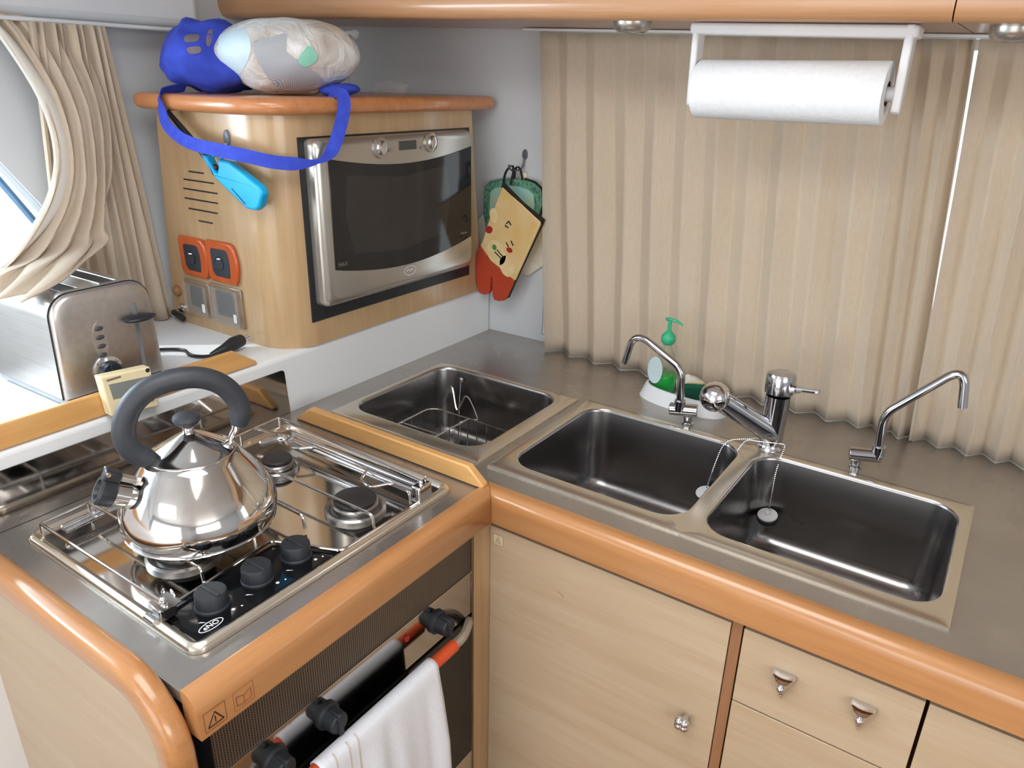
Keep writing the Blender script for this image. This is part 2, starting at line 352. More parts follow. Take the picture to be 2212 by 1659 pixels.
# ================================================================== THE ROOM
hx = lambda z: -0.985 - 0.17*(z - 0.135)
def hull(poly, th=0.04):
    mb = MB(); mb.loft([[(hx(z), y, z) for y, z in poly], [(hx(z) - th, y, z) for y, z in poly]]); return mb
ly = lambda z: -0.115 - 0.588*(z - 0.25)
mb = MB()
for poly in ([(-3.2,-0.9),(0.80,-0.9),(0.80,0.25),(-3.2,0.25)],
             [(ly(0.25),0.25),(0.80,0.25),(0.80,1.15),(ly(1.0)-0.088,1.15),(ly(1.0),1.0)],
             [(-3.2,1.0),(ly(1.0),1.0),(ly(1.0)-0.088,1.15),(-3.2,1.15)],
             [(-3.2,0.25),(-1.8,0.25),(-1.8,1.0),(-3.2,1.0)]):
    h = hull(poly); mb.add(h.v, h.f)
struct('wall_left', mb, lining)
w1 = MB()
for a, b in (((ly(0.25),0.25),(ly(1.0),1.0)),((-1.8,0.25),(ly(0.25),0.25)),((-1.8,1.0),(ly(1.0),1.0)),((-1.8,0.25),(-1.8,1.0))):
    w1.tube([(hx(a[1])-0.02, *a), (hx(b[1])-0.02, *b)], 0.012, 8)
win1 = struct('window_1', w1, noisy('window_rubber', srgb(196, 204, 212), srgb(186, 194, 204), (9, 9, 9), rough=0.4))
struct('pane', MB().loft([[(hx(z)-0.026, y, z) for y, z in ((ly(0.25),0.25),(ly(1.0),1.0),(-1.8,1.0),(-1.8,0.25))], [(hx(z)-0.030, y, z) for y, z in ((ly(0.25),0.25),(ly(1.0),1.0),(-1.8,1.0),(-1.8,0.25))]]), pane_m, win1)
struct('glazing_bar', MB().tube([(hx(0.95)-0.04, -0.505, 0.95), (hx(0.505)-0.04, -0.283, 0.505), (hx(0.25)-0.04, -0.158, 0.25)], 0.008, 6), noisy('bar_blue_grey', srgb(96, 130, 160), srgb(84, 118, 148), (9, 9, 9), rough=0.5), win1)

# window wall behind the sinks
YB = 0.752
mb = MB()
mb.box((-1.40, YB, -0.9), (-0.36, YB+0.04, 1.15)).box((-0.36, YB, -0.9), (2.2, YB+0.04, 0.02)).box((-0.36, YB, 0.80), (2.2, YB+0.04, 1.15)).box((2.2, YB, -0.9), (3.1, YB+0.04, 1.15))
struct('wall_back', mb, lining)
w2 = MB().box((-0.36, YB+0.005, 0.02), (-0.33, YB+0.035, 0.80)).box((2.17, YB+0.005, 0.02), (2.2, YB+0.035, 0.80)).box((-0.33, YB+0.005, 0.02), (2.17, YB+0.035, 0.05)).box((-0.33, YB+0.005, 0.77), (2.17, YB+0.035, 0.80))
win2 = struct('window_2', w2, white_pl, bevel=0.003)
struct('pane', MB().box((-0.33, YB+0.018, 0.05), (2.17, YB+0.022, 0.77)), pane_m, win2)
struct('wall_right', MB().box((3.0,-3.2,-0.9),(3.05,0.80,0.25)).box((3.0,-3.2,1.0),(3.05,0.80,1.15)).box((3.0,-3.2,0.25),(3.05,-2.9,1.0)).box((3.0,-0.9,0.25),(3.05,0.80,1.0)), lining)
struct('wall_front', MB().box((-1.40,-3.25,-0.9),(-0.85,-3.2,1.15)).box((1.25,-3.25,-0.9),(3.05,-3.2,1.15)).box((-0.85,-3.25,0.98),(1.25,-3.2,1.15)), lining)
struct('floor', MB().box((-1.40,-3.25,-0.95),(3.05,0.80,-0.9)), floor_m)
struct('ceiling', MB().box((-1.40,-3.25,1.15),(3.05,0.80,1.20)), gelcoat)
# moulded lining over the side window: its edge carries the curtain track
struct('trim_1', MB().box((-1.32,-3.0,0.795),(-1.0,0.205,1.15)), lining, bevel=0.02, seg=4)
# moulded white shelf behind the cooker
struct('trim_2', MB().box((-1.32,-3.0,-0.9),(-0.5428,YB,0.135)), gelcoat, bevel=0.012, seg=4)

# ================================================================== WORKTOP (steel, wooden edging, fiddle rail)
wt = thing('worktop', 'L-shaped stainless steel worktop with rounded beech edging around the sinks and hob', 'worktop', (0, 0, 0))
xs = [-0.5428, 1.35]; mb = MB()
def strip(x0, x1, y0, y1): mb.box((x0, y0, -0.018), (x1, y1, 0.0))
strip(-0.5428, -0.462, 0.0, YB); strip(-0.462, -0.062, 0.0, 0.052); strip(-0.462, -0.062, 0.430, YB); strip(-0.062, -0.030, 0.0, YB)
strip(-0.030, 0.757, 0.0, 0.056); strip(-0.030, 0.757, 0.443, YB); strip(0.757, 1.35, 0.0, YB)
strip(-0.5428, -0.48, -0.637, 0.0); strip(-0.48, -0.04, -0.637, -0.585); strip(-0.48, -0.04, -0.065, 0.0); strip(-0.04, 0.0, -0.637, 0.0)
link('steel_top', mb, steel_top, wt)
prof = [(0.0, -0.004), (0.0, 0.0025), (0.006, 0.0035), (0.014, 0.002), (0.022, -0.004), (0.028, -0.013), (0.0305, -0.024), (0.0305, -0.062), (0.0, -0.062)]
mb = MB().loft([[(o, -o, z) for o, z in prof], [(1.35, -o, z) for o, z in prof]])
link('edging', mb, beech_x, wt, sharp=50)
mb = MB().loft([[(o, -o - 0.0012, z) for o, z in prof], [(o, -0.637, z) for o, z in prof]])
eg = link('edging', mb, beech_y, wt, sharp=50)
# burnt-in warning marks on the edging next to the cooker
def line_yz(x, pts, w, closed=False):
    mb = MB(); n = len(pts)
    for i in range(n if closed else n-1):
        a = Vector((x, *pts[i])); b = Vector((x, *pts[(i+1) % n])); mb.tube([a, b], w/2, 5)
    return mb
mm = MB()
for y0, y1 in ((-0.630, -0.600),):
    m1 = line_yz(0.0306, [(y0, -0.055), (y1, -0.055), (y1, -0.025), (y0, -0.025)], 0.0006, True); mm.add(m1.v, m1.f)
    m1 = line_yz(0.0306, [(y0+0.004, -0.050), (y1-0.004, -0.050), ((y0+y1)/2, -0.031)], 0.0018, True); mm.add(m1.v, m1.f)
    m1 = line_yz(0.0306, [((y0+y1)/2, -0.038), ((y0+y1)/2, -0.047)], 0.0018); mm.add(m1.v, m1.f)
link('warning_mark', mm, dark_ink, eg)
mm = MB(); y0, y1 = -0.588, -0.558
for pts, w, c in (([(y0, -0.055), (y1, -0.055), (y1, -0.025), (y0, -0.025)], 0.0006, True), ([(y0+0.004, -0.048), (y0+0.004, -0.034), (y0+0.015, -0.038), (y1-0.004, -0.034), (y1-0.004, -0.048), (y0+0.015, -0.051)], 0.0012, True), ([(y0+0.015, -0.038), (y0+0.015, -0.051)], 0.001, False)):
    m1 = line_yz(0.0306, pts, w, c); mm.add(m1.v, m1.f)
link('manual_mark', mm, brown_ink, eg)
# fiddle rail between the cooker and the sinks, ends cut on the slant
mb = MB().prism([(-0.502, 0.001), (0.008, 0.001), (0.010, 0.008), (-0.026, 0.038), (-0.455, 0.038), (-0.500, 0.006)], -0.030, -0.012, 'xz')
link('fiddle_rail', mb, fiddle_wood, wt, bevel=0.003)
one('fiddle_rail', MB().prism([(-2.0, 0.1352), (-0.080, 0.1352), (-0.082, 0.142), (-0.132, 0.178), (-2.0, 0.178)], -0.556, -0.5445, 'yz'), fiddle_wood,
    'long flat wooden rail standing along the front edge of the white toaster shelf', 'shelf rail', bevel=0.002)

# ================================================================== SINKS
def ring3(x0, x1, y0, y1, r, z): return [(x, y, z) for x, y in rrect(x0, x1, y0, y1, r, 8)]
def sink_part(outer, inner, depth, r_in=0.05, shared=(0, 0)):
    x0, x1, y0, y1 = outer; sa, sb = shared; a, b, c, d = inner; mb = MB(); R = []
    R.append(ring3(x0, x1, y0, y1, 0.001, 0.0)); R.append(ring3(x0, x1, y0, y1, 0.001, 0.0035)); R.append(ring3(x0+0.003*(1-sa), x1-0.003*(1-sb), y0+0.003, y1-0.003, 0.001, 0.0055))
    R.append(ring3(a-0.008, b+0.008, c-0.008, d+0.008, r_in+0.008, 0.0055))
    for q in (0, 30, 60, 90):
        t = math.radians(q); o = 0.006*(1-math.sin(t)); R.append(ring3(a-o, b+o, c-o, d+o, r_in+o, 0.0055-0.007*(1-math.cos(t))))
    tp = 0.012
    R.append(ring3(a+tp*0.5, b-tp*0.5, c+tp*0.5, d-tp*0.5, r_in, -depth*0.5))
    fr = 0.03
    for q in (0, 22, 45, 67, 90):
        t = math.radians(q); o = tp*0.8 + fr*(1-math.cos(t)); R.append(ring3(a+o, b-o, c+o, d-o, max(r_in-o*0.3, 0.02), -depth+fr*(1-math.sin(t))))
    k = 0.6; R.append(ring3(a+(b-a)*0.3, b-(b-a)*0.3, c+(d-c)*0.3, d-(d-c)*0.3, 0.02, -depth-0.003))
    rimm = MB().loft(R[:6], True, False, False); mb.loft(R[5:], True, False, True)
    return mb, rimm
def drain(c, par, z):
    d = link('drain', MB().lathe([(0.040, 0), (0.038, 0.002), (0.030, 0.001), (0.027, -0.003), (0.0, -0.004)], (c[0], c[1], z), n=28, cap=False), chrome, par); return d
s1 = thing('sink', 'single steel sink bowl in the corner with a wire basket inside', 'sink', (-0.26, 0.24, 0.0))
def sink_link(par, *a, **k):
    b, rm = sink_part(*a, **k); link('bowl', b, steel_bowl, par); link('rim', rm, steel_rim, par)
sink_link(s1, (-0.469, -0.056, 0.042, 0.438), (-0.450, -0.094, 0.084, 0.419), 0.18)
drain((-0.27, 0.25), s1, -0.182)
s2 = thing('sink', 'double steel sink with two wide bowls in front of the mixer tap', 'sink', (0.36, 0.25, 0.0))
sink_link(s2, (-0.037, 0.3625, 0.048, 0.450), (-0.010, 0.345, 0.085, 0.424), 0.19, shared=(0, 1))
sink_link(s2, (0.3625, 0.763, 0.048, 0.450), (0.383, 0.742, 0.085, 0.424), 0.19, shared=(1, 0))
drain((0.165, 0.30), s2, -0.192); drain((0.56, 0.30), s2, -0.192)

# stoppers on ball chains
def chain_mb(pts, r=0.0017, step=0.0042):
    P = smooth_path(pts, 10); mb = MB(); acc = 0; last = P[0]; out = [P[0]]
    for p in P[1:]:
        d = (p - last).length
        while acc + d >= step:
            t = (step - acc)/d; last = last + (p - last)*t; out.append(last.copy()); d = (p - last).length; acc = 0
        acc += d; last = p
    for q in out: mb.ball(q, r, 6, 4)
    mb.tube(P, r*0.35, 4); return mb
def stopper(c, ch, label, q):
    t = thing('sink_stopper', label, 'sink plug', (c[0], c[1], c[2]-0.008), 'sink plugs')
    ax = q
    link('plug', MB().lathe([(0.0195, -0.007), (0.022, 0.0), (0.022, 0.004), (0.0205, 0.006)], c, ax, 26), black_pl, t)
    link('cap', MB().lathe([(0.020, 0.0062), (0.0195, 0.0085), (0.006, 0.0095), (0.004, 0.016), (0.001, 0.017)], c, ax, 26), white_pl, t)
    link('chain', chain_mb(ch), chrome, t); return t
stopper(Vector((0.424, 0.392, -0.118)), [(0.424, 0.394, -0.098), (0.420, 0.415, -0.03), (0.4215, 0.428, 0.004), (0.424, 0.432, 0.03), (0.410, 0.425, 0.034), (0.375, 0.420, 0.030), (0.352, 0.418, 0.026), (0.341, 0.405, 0.006), (0.340, 0.400, -0.010)],
        'black and white plug hanging from its chain into the right bowl of the double sink', (-0.05, -0.25, 1))
stopper(Vector((0.293, 0.385, -0.108)), [(0.293, 0.386, -0.090), (0.300, 0.405, -0.03), (0.306, 0.417, 0.0), (0.318, 0.430, 0.012), (0.350, 0.446, 0.018), (0.368, 0.452, 0.022)],
        'black and white plug hanging beside the divider in the left bowl of the double sink', (-0.1, -0.3, 1))
t = thing('sink_stopper', 'dark plug with chain resting in the corner sink next to the wire basket', 'sink plug', (-0.345, 0.358, -0.1785), 'sink plugs')
link('plug', MB().lathe([(0.0195, 0), (0.022, 0.004), (0.021, 0.010), (0.006, 0.012), (0.003, 0.018)], (-0.345, 0.358, -0.1785), (0, 0, 1), 24), black_pl, t)
link('chain', chain_mb([(-0.345, 0.358, -0.162), (-0.36, 0.368, -0.10), (-0.372, 0.385, -0.06), (-0.384, 0.406, -0.02)]), chrome, t)
link('chain_anchor', MB().lathe([(0.006, 0), (0.005, 0.003), (0.002, 0.005)], (-0.386, 0.412, -0.018), (0, -1, 0), 14), chrome, t)

# wire basket in the corner sink
t = thing('dish_basket', 'chromed wire dish basket sitting in the corner sink', 'basket', (-0.27, 0.2, -0.175))
r = 0.0019; zb_, zt_ = -0.172, -0.075
bx0, bx1, by0, by1 = -0.418, -0.126, 0.118, 0.330
rim = [(x, y, zt_) for x, y in rrect(bx0, bx1, by0, by1, 0.03, 5)]
link('rim', MB().tube(rim, 0.0024, 8, closed=True), wire, t)
mb = MB()
for k in range(9):
    x = bx0 + 0.03 + k*(bx1-bx0-0.06)/8
    mb.tube([(x, by0, zt_), (x, by0+0.006, zb_), (x, by1-0.006, zb_), (x, by1, zt_)], r, 6)
for k in range(4):
    y = by0 + 0.03 + k*(by1-by0-0.06)/3
    mb.tube([(bx0, y, zt_), (bx0+0.006, y, zb_), (bx1-0.006, y, zb_), (bx1, y, zt_)], r, 6)
link('wire_grid', mb, wire, t)
mb = MB(); mb.tube([(-0.300, 0.118, zt_), (-0.300, 0.330, zt_)], 0.0024, 6); mb.tube([(-0.418, 0.215, zt_), (-0.300, 0.215, zt_)], 0.0022, 6)
for k in range(8):
    x = -0.292 + k*0.021; mb.tube([(x, 0.180, zb_), (x, 0.180, zt_-0.002), (x+0.004, 0.180, zt_+0.012)], r*0.9, 6)
mb.tube([(-0.300, 0.180, zt_-0.012), (bx1, 0.180, zt_-0.012)], r, 6)
link('plate_rack', mb, wire, t)
link('lifting_handle', MB().tube(smooth_path([(-0.385, 0.330, zt_), (-0.372, 0.352, -0.015), (-0.340, 0.335, -0.065), (-0.322, 0.350, -0.028), (-0.285, 0.345, zt_), (-0.285, 0.330, zt_)], 6), 0.0024, 6), wire, t)

# ================================================================== TAPS
t = thing('mixer_tap', 'large chrome mixer tap with a round spray head between the sinks', 'tap', (0.389, 0.462, 0.0))
mc = Vector((0.389, 0.462, 0))
link('base', MB().lathe([(0.026, 0), (0.026, 0.006), (0.0225, 0.010), (0.021, 0.016)], mc, n=32), chrome, t)
link('body', MB().lathe([(0.0225, 0.014), (0.0232, 0.05), (0.0240, 0.09), (0.0245, 0.122)], mc, n=32), tap_chrome, t)
ax = Vector((-0.03, 0.05, 1)).normalized()
cp = link('cap', MB().lathe([(0.0235, 0.0), (0.0280, 0.004), (0.0290, 0.02), (0.0290, 0.038), (0.0265, 0.045), (0.018, 0.048)], mc + Vector((0, 0, 0.124)), ax, 32), tap_chrome, t)
link('lever', MB().tube(smooth_path([mc + Vector((0.020, -0.006, 0.142)), mc + Vector((0.045, -0.012, 0.150)), mc + Vector((0.078, -0.016, 0.155))], 5), [0.008]*5 + [0.0055]*5 + [0.0045], 10, flat=1.3), chrome, cp)
hd = Vector((0.293, 0.358, 0.129))
p0 = mc + Vector((0, 0, 0.035)); dirn = (hd - p0).normalized()
link('spout', MB().tube([p0, p0 + dirn*0.03, p0 + (hd-p0)*0.6, hd - dirn*0.014], [0.0235, 0.0235, 0.0215, 0.0215], 24), tap_chrome, t)
q = Vector((0, 0, 1)).rotation_difference(dirn)
link('spray_head', MB().ball(hd, (0.0305, 0.0305, 0.029), 28, 16, q), chrome, t)
def bend_tap(b, side, label, pts):
    t = thing('drinking_water_tap', label, 'tap', (b[0], b[1], 0), 'slim swan-neck taps')
    bx, by = b
    link('foot', MB().lathe([(0.0125, 0), (0.0125, 0.004), (0.0095, 0.006), (0.0095, 0.022)], (bx, by, 0), n=24), tap_chrome, t)
    link('valve_barrel', MB().cyl((bx - 0.042*side[0], by - 0.008, 0.030), (bx + 0.028*side[1], by + 0.008, 0.034), 0.0140, 24), tap_chrome, t, bevel=0.002)
    P = [Vector(p) for p in pts]
    link('collar', MB().cyl(P[0] - Vector((0, 0, 0.01)), P[0] + Vector((0, 0, 0.016)), 0.0122, 20), tap_chrome, t, bevel=0.001)
    link('spout', MB().tube(P, 0.0082, 16), tap_chrome, t)
def fillet(pts, r, n=6):
    pts = [Vector(p) for p in pts]; out = [pts[0]]
    for i in range(1, len(pts)-1):
        a, b, c = pts[i-1], pts[i], pts[i+1]; rr = r[i-1] if hasattr(r, '__len__') else r
        u = (a-b).normalized(); w = (c-b).normalized(); p = b + u*rr; q_ = b + w*rr
        for k in range(n+1):
            s = k/n; out.append((1-s)**2*p + 2*s*(1-s)*b + s*s*q_)
    out.append(pts[-1]); return out
ta = fillet([(0.184, 0.465, 0.040), (0.180, 0.465, 0.128), (0.058, 0.472, 0.190), (0.040, 0.472, 0.108)], [0.022, 0.045], 8)
bend_tap((0.204, 0.472), (1, 0.6), 'slim chrome tap with bent spout in front of the soap dish', ta)
tb = fillet([(0.586, 0.490, 0.040), (0.582, 0.490, 0.125), (0.692, 0.496, 0.245), (0.703, 0.494, 0.168)], [0.022, 0.040], 8)
bend_tap((0.552, 0.486), (0.35, 1.45), 'slim chrome tap with bent spout behind the right sink bowl', tb)

# ================================================================== SOAP, DISH, SPONGES
t = thing('soap_dish', 'white oval plastic tray on the steel worktop holding the soap bottle', 'dish', (0.148, 0.60, 0.0))
def oval(cx, cy, a, b, z, ang=-0.12, n=40, p=2.6):
    out = []
    for k in range(n):
        th = 2*PI*k/n; c_, s_ = math.cos(th), math.sin(th)
        x = a*math.copysign(abs(c_)**(2/p), c_); y = b*math.copysign(abs(s_)**(2/p), s_)
        out.append((cx + x*math.cos(ang) - y*math.sin(ang), cy + x*math.sin(ang) + y*math.cos(ang), z))
    return out
dc = (0.150, 0.582)
link('tray', MB().loft([oval(*dc, 0.112, 0.058, 0.0), oval(*dc, 0.110, 0.056, 0.004), oval(*dc, 0.100, 0.049, 0.030), oval(*dc, 0.098, 0.047, 0.034), oval(*dc, 0.093, 0.043, 0.034), oval(*dc, 0.090, 0.040, 0.008)]), white_pl, t)
t = thing('soap_bottle', 'clear pump bottle with green liquid soap standing in the white tray', 'soap dispenser', (0.088, 0.600, 0.008))
bc = (0.088, 0.600)
def bring(a, b, z): return oval(*bc, a, b, z, 0.1, 28, 2.3)
link('bottle', MB().loft([bring(0.026, 0.019, 0.009), bring(0.030, 0.022, 0.014), bring(0.031, 0.022, 0.055), bring(0.026, 0.019, 0.085), bring(0.017, 0.014, 0.108), bring(0.010, 0.010, 0.122), bring(0.0095, 0.0095, 0.130)]), soap_clear, t)
link('liquid_soap', MB().loft([bring(0.0245, 0.0175, 0.0105), bring(0.0285, 0.0205, 0.015), bring(0.0292, 0.0205, 0.052), bring(0.0288, 0.0200, 0.056)]), soap_green, t)
link('label', MB().loft([[(0.072 + 0.019*math.cos(a), 0.5775 - d, 0.066 + 0.034*math.sin(a)) for a in [2*PI*k/24 for k in range(24)]] for d in (0, 0.0012)]), label_m, t)
pm = link('pump', MB().lathe([(0.010, 0.128), (0.0155, 0.134), (0.0175, 0.142), (0.0165, 0.150), (0.008, 0.160), (0.0045, 0.163), (0.0045, 0.186), (0.009, 0.1865), (0.009, 0.190)], (bc[0], bc[1], 0), n=24), pump_green, t)
link('nozzle', MB().tube([(bc[0]-0.012, bc[1]+0.004, 0.189), (bc[0], bc[1], 0.190), (bc[0]+0.020, bc[1]-0.004, 0.189), (bc[0]+0.033, bc[1]-0.006, 0.183)], [0.003, 0.004, 0.0035, 0.0025], 10), pump_green, pm)
R = Matrix.Rotation(0.5, 3, 'X') @ Matrix.Rotation(0.25, 3, 'Z')
t = thing('scouring_sponge', 'dark green scouring pad leaning in the white soap tray', 'sponge', (0.185, 0.585, 0.01))
link('scouring_pad', MB().box((0.150, 0.578, 0.012), (0.222, 0.590, 0.058), R), sponge_g, t, bevel=0.003)
link('foam', MB().box((0.150, 0.591, 0.012), (0.222, 0.603, 0.056), R), sponge_y, t, bevel=0.004)
mb = MB().ball((0.150, 0.612, 0.034), (0.040, 0.016, 0.026), 20, 12)
for v in mb.v: v += Vector(noise.noise_vector(v*60))*0.008
one('dishcloth', mb, cloth_w, 'crumpled off-white cloth tucked behind the sponge in the tray', 'cloth', base=(0.150, 0.612, 0.010))

# ================================================================== GAS HOB
t = thing('gas_hob', 'stainless steel three-burner gas hob with black knob panel and wire pan rack', 'hob', (-0.26, -0.325, 0.0))
def R3(x0, x1, y0, y1, r, z): return [(x, y, z) for x, y in rrect(x0, x1, y0, y1, r, 6)]
hx0, hx1, hy0, hy1 = -0.488, -0.033, -0.594, -0.060
link('rim', MB().loft([R3(hx0, hx1, hy0, hy1, 0.022, 0.0005), R3(hx0, hx1, hy0, hy1, 0.022, 0.006), R3(hx0+0.003, hx1-0.003, hy0+0.003, hy1-0.003, 0.02, 0.0105), R3(hx0+0.008, hx1-0.008, hy0+0.008, hy1-0.008, 0.017, 0.0125), R3(hx0+0.013, hx1-0.013, hy0+0.013, hy1-0.013, 0.013, 0.0105), R3(hx0+0.018, hx1-0.018, hy0+0.018, hy1-0.018, 0.008, 0.0045)], True, False, False), steel_rim, t)
link('hob_plate', MB().loft([R3(hx0+0.016, hx1-0.016, hy0+0.016, hy1-0.016, 0.008, 0.001), R3(hx0+0.016, hx1-0.016, hy0+0.016, hy1-0.016, 0.008, 0.0047)]), steel_hob, t)
pan = link('control_panel', MB().prism([(-0.0525, -0.574), (-0.147, -0.574), (-0.153, -0.376), (-0.145, -0.368), (-0.0525, -0.318)], 0.0045, 0.0062, 'xy'), black_glass, t, bevel=0.001)
lg = MB(); oc = Vector((-0.0665, -0.546, 0.0064))
def oval_ring(c, a, b, w, n=36, th=0.0004):
    mb = MB(); o = [(c[0] + b*math.cos(2*PI*k/n), c[1] + a*math.sin(2*PI*k/n)) for k in range(n)]; i = [(c[0] + (b-w)*math.cos(2*PI*k/n), c[1] + (a-w)*math.sin(2*PI*k/n)) for k in range(n)]
    mb.loft([[(x, y, c[2]) for x, y in o], [(x, y, c[2]+th) for x, y in o], [(x, y, c[2]+th) for x, y in i], [(x, y, c[2]) for x, y in i]], True, False, False); return mb
a_ = oval_ring(oc, 0.0185, 0.0085, 0.0013); lg.add(a_.v, a_.f)
tx = text_mb('eNO', 0.0115, oc, (0, 1, 0), (-1, 0, 0)); lg.add(tx.v, tx.f)
link('maker_badge', lg, white_ink, pan)
for (x, y) in ((-0.100, -0.520), (-0.098, -0.445), (-0.097, -0.373)):
    k = link('knob', MB().lathe([(0.0245, 0.0065), (0.0245, 0.010), (0.0228, 0.012), (0.0222, 0.0300), (0.0205, 0.0325), (0.0, 0.0328)], (x, y, 0), n=36, cap=False), knob_pl, t)
    link('grip', MB().box((x-0.020, y-0.003, 0.0322), (x+0.020, y+0.003, 0.0345)), knob_pl, k, bevel=0.001)
    mk = MB(); z = 0.0063
    mk.loft([[(x+0.016, y-0.034, z), (x+0.0165, y-0.031, z), (x+0.024, y-0.0265, z)], [(x+0.016, y-0.034, z+0.0003), (x+0.0165, y-0.031, z+0.0003), (x+0.024, y-0.0265, z+0.0003)]])
    link('pointer_mark', mk, white_ink, k)
    link('dot_mark', MB().lathe([(0.0026, 0), (0.0026, 0.0003)], (x+0.030, y+0.012, z), n=14), white_ink, k)
    link('dot_mark', MB().lathe([(0.0015, 0), (0.0015, 0.0003)], (x+0.033, y+0.024, z), n=12), white_ink, k)
def burner(c, r):
    b = link('burner', MB().lathe([(r*1.32, 0.004), (r*1.32, 0.010), (r*1.22, 0.013), (r*1.12, 0.0115), (r*1.05, 0.008), (r*0.98, 0.008), (r*0.98, 0.016), (r*0.90, 0.020)], (c[0], c[1], 0), n=40), burner_al, t)
    link('flame_ring', MB().lathe([(r*1.0, 0.0165), (r*1.0, 0.0195), (r*0.9, 0.0225), (r*0.80, 0.0235)], (c[0], c[1], 0), n=40), burner_al, b)
    link('burner_cap', MB().lathe([(r*0.88, 0.0235), (r*0.92, 0.0245), (r*0.92, 0.0285), (r*0.86, 0.030), (0.0, 0.0305)], (c[0], c[1], 0), n=40, cap=False), cap_black, b)
burner((-0.124, -0.220), 0.040); burner((-0.346, -0.205), 0.030); burner((-0.243, -0.468), 0.044)
# pan rack
WR = 0.0026
link('rack_frame', MB().tube(fillet([(-0.137, -0.583, 0.012), (-0.156, -0.373, 0.012), (-0.045, -0.326, 0.012), (-0.043, -0.108, 0.012)], 0.012, 5), WR, 8), wire, t)
link('raised_rail', MB().tube(fillet([(-0.128, -0.575, 0.014), (-0.128, -0.575, 0.034), (-0.457, -0.577, 0.034), (-0.478, -0.092, 0.034), (-0.047, -0.117, 0.034), (-0.045, -0.117, 0.012)], [0.008, 0.004, 0.006, 0.010], 5), WR, 8), wire, t)
for p in ((-0.457, -0.577), (-0.461, -0.50), (-0.466, -0.36), (-0.474, -0.19), (-0.478, -0.092)): link('rail_post', MB().tube([(p[0], p[1], 0.004), (p[0], p[1], 0.034)], WR*0.9, 6), wire, t)
for (y, xf, notch) in ((-0.158, -0.052, True), (-0.250, -0.050, False), (-0.318, -0.140, False), (-0.402, -0.155, False), (-0.500, -0.148, False)):
    xr = -0.471 + (y + 0.158)*-0.04
    P = [(xf, y, 0.012), (xf-0.003, y, 0.036)]
    if notch: P += [(-0.098, y+0.004, 0.036), (-0.118, y-0.030, 0.036), (-0.150, y-0.022, 0.036), (-0.168, y+0.012, 0.036), (-0.200, y+0.016, 0.036), (-0.315, y+0.018, 0.036), (-0.340, y-0.012, 0.036), (-0.372, y-0.004, 0.036), (-0.385, y+0.02, 0.036)]
    else: P += [(-0.100 if xf > -0.1 else xf-0.02, y, 0.036)]
    P += [(xr, y, 0.036)]
    link('pan_support', MB().tube(fillet(P, 0.008, 4), WR, 8), wire, t)
# sliding pan clamps with wing nuts
cl = link('pan_clamp', MB().tube([(-0.400, -0.139, 0.026), (-0.052, -0.139, 0.026)], 0.0075, 16).tube([(-0.385, -0.1265, 0.030), (-0.052, -0.1265, 0.030)], 0.0058, 14), chrome, t)
link('clamp_bracket', MB().box((-0.058, -0.150, 0.010), (-0.038, -0.116, 0.042)), chrome, cl, bevel=0.003)
link('clamp_end', MB().tube(smooth_path([(-0.395, -0.139, 0.026), (-0.410, -0.150, 0.028), (-0.420, -0.185, 0.028)], 5), 0.0062, 12), chrome, cl)
link('wing_nut', MB().ball((-0.048, -0.134, 0.044), (0.004, 0.004, 0.005), 12, 8).ball((-0.046, -0.124, 0.049), (0.0025, 0.003, 0.007), 10, 8), chrome, cl)
c2 = link('pan_clamp', MB().tube([(-0.437, -0.555, 0.022), (-0.447, -0.330, 0.022)], 0.0055, 12).tube([(-0.427, -0.555, 0.020), (-0.437, -0.330, 0.020)], 0.004, 12), chrome, t)
c3 = link('pan_clamp', MB().box((-0.142, -0.586, 0.010), (-0.118, -0.560, 0.030)), wire, t, bevel=0.002)
link('clamp_plate', MB().box((-0.146, -0.584, 0.0305), (-0.112, -0.556, 0.032)), wire, c3)
link('wing_nut', MB().ball((-0.130, -0.572, 0.036), (0.0045, 0.0045, 0.005), 12, 8).ball((-0.137, -0.566, 0.043), (0.003, 0.0025, 0.007), 10, 8, Matrix.Rotation(0.5, 3, 'Y').to_quaternion()).ball((-0.120, -0.562, 0.044), (0.003, 0.0025, 0.008), 10, 8, Matrix.Rotation(-0.6, 3, 'Y').to_quaternion()), chrome, c3)
link('clamp_foot', MB().tube([(-0.124, -0.590, 0.012), (-0.146, -0.590, 0.013)], 0.005, 10), chrome, c3)

# polished splash plate behind the hob
one('splash_plate', MB().loft([[(x, y, z) for y, z in ((-0.640, 0.001), (-0.012, 0.001), (-0.018, 0.098), (-0.021, 0.103), (-0.027, 0.1045), (-0.640, 0.1045))] for x in (-0.5424, -0.5400)]), steel_mirror,
    'mirror-polished steel splash plate on the low white wall behind the hob', 'splashback')

# ================================================================== KETTLE
kc = Vector((-0.258, -0.423, 0)); ku = Vector((-0.37, -0.93, 0)).normalized()
def K(s, z, w=0.0): return kc + ku*s + Vector((0, 0, z)) + Vector((-ku.y, ku.x, 0))*w
t = thing('whistling_kettle', 'polished steel whistling kettle with big black hoop handle standing on the hob', 'kettle', (kc.x, kc.y, 0.039))
link('body', MB().lathe([(0.09, 0.0392), (0.106, 0.0396), (0.1120, 0.0415), (0.1135, 0.0445), (0.1150, 0.0500), (0.1172, 0.0590), (0.1178, 0.0670), (0.1165, 0.0770), (0.1128, 0.0890), (0.1068, 0.1015), (0.0990, 0.1140), (0.0900, 0.1270), (0.0800, 0.1400), (0.0710, 0.1520), (0.0652, 0.1595), (0.0625, 0.1605)], kc, n=96), kettle_steel, t, sharp=60)
link('base_bead', MB().tube([(kc.x + 0.1132*math.cos(a), kc.y + 0.1132*math.sin(a), 0.0422) for a in [2*PI*k/72 for k in range(72)]], 0.0017, 8, closed=True), chrome, t)
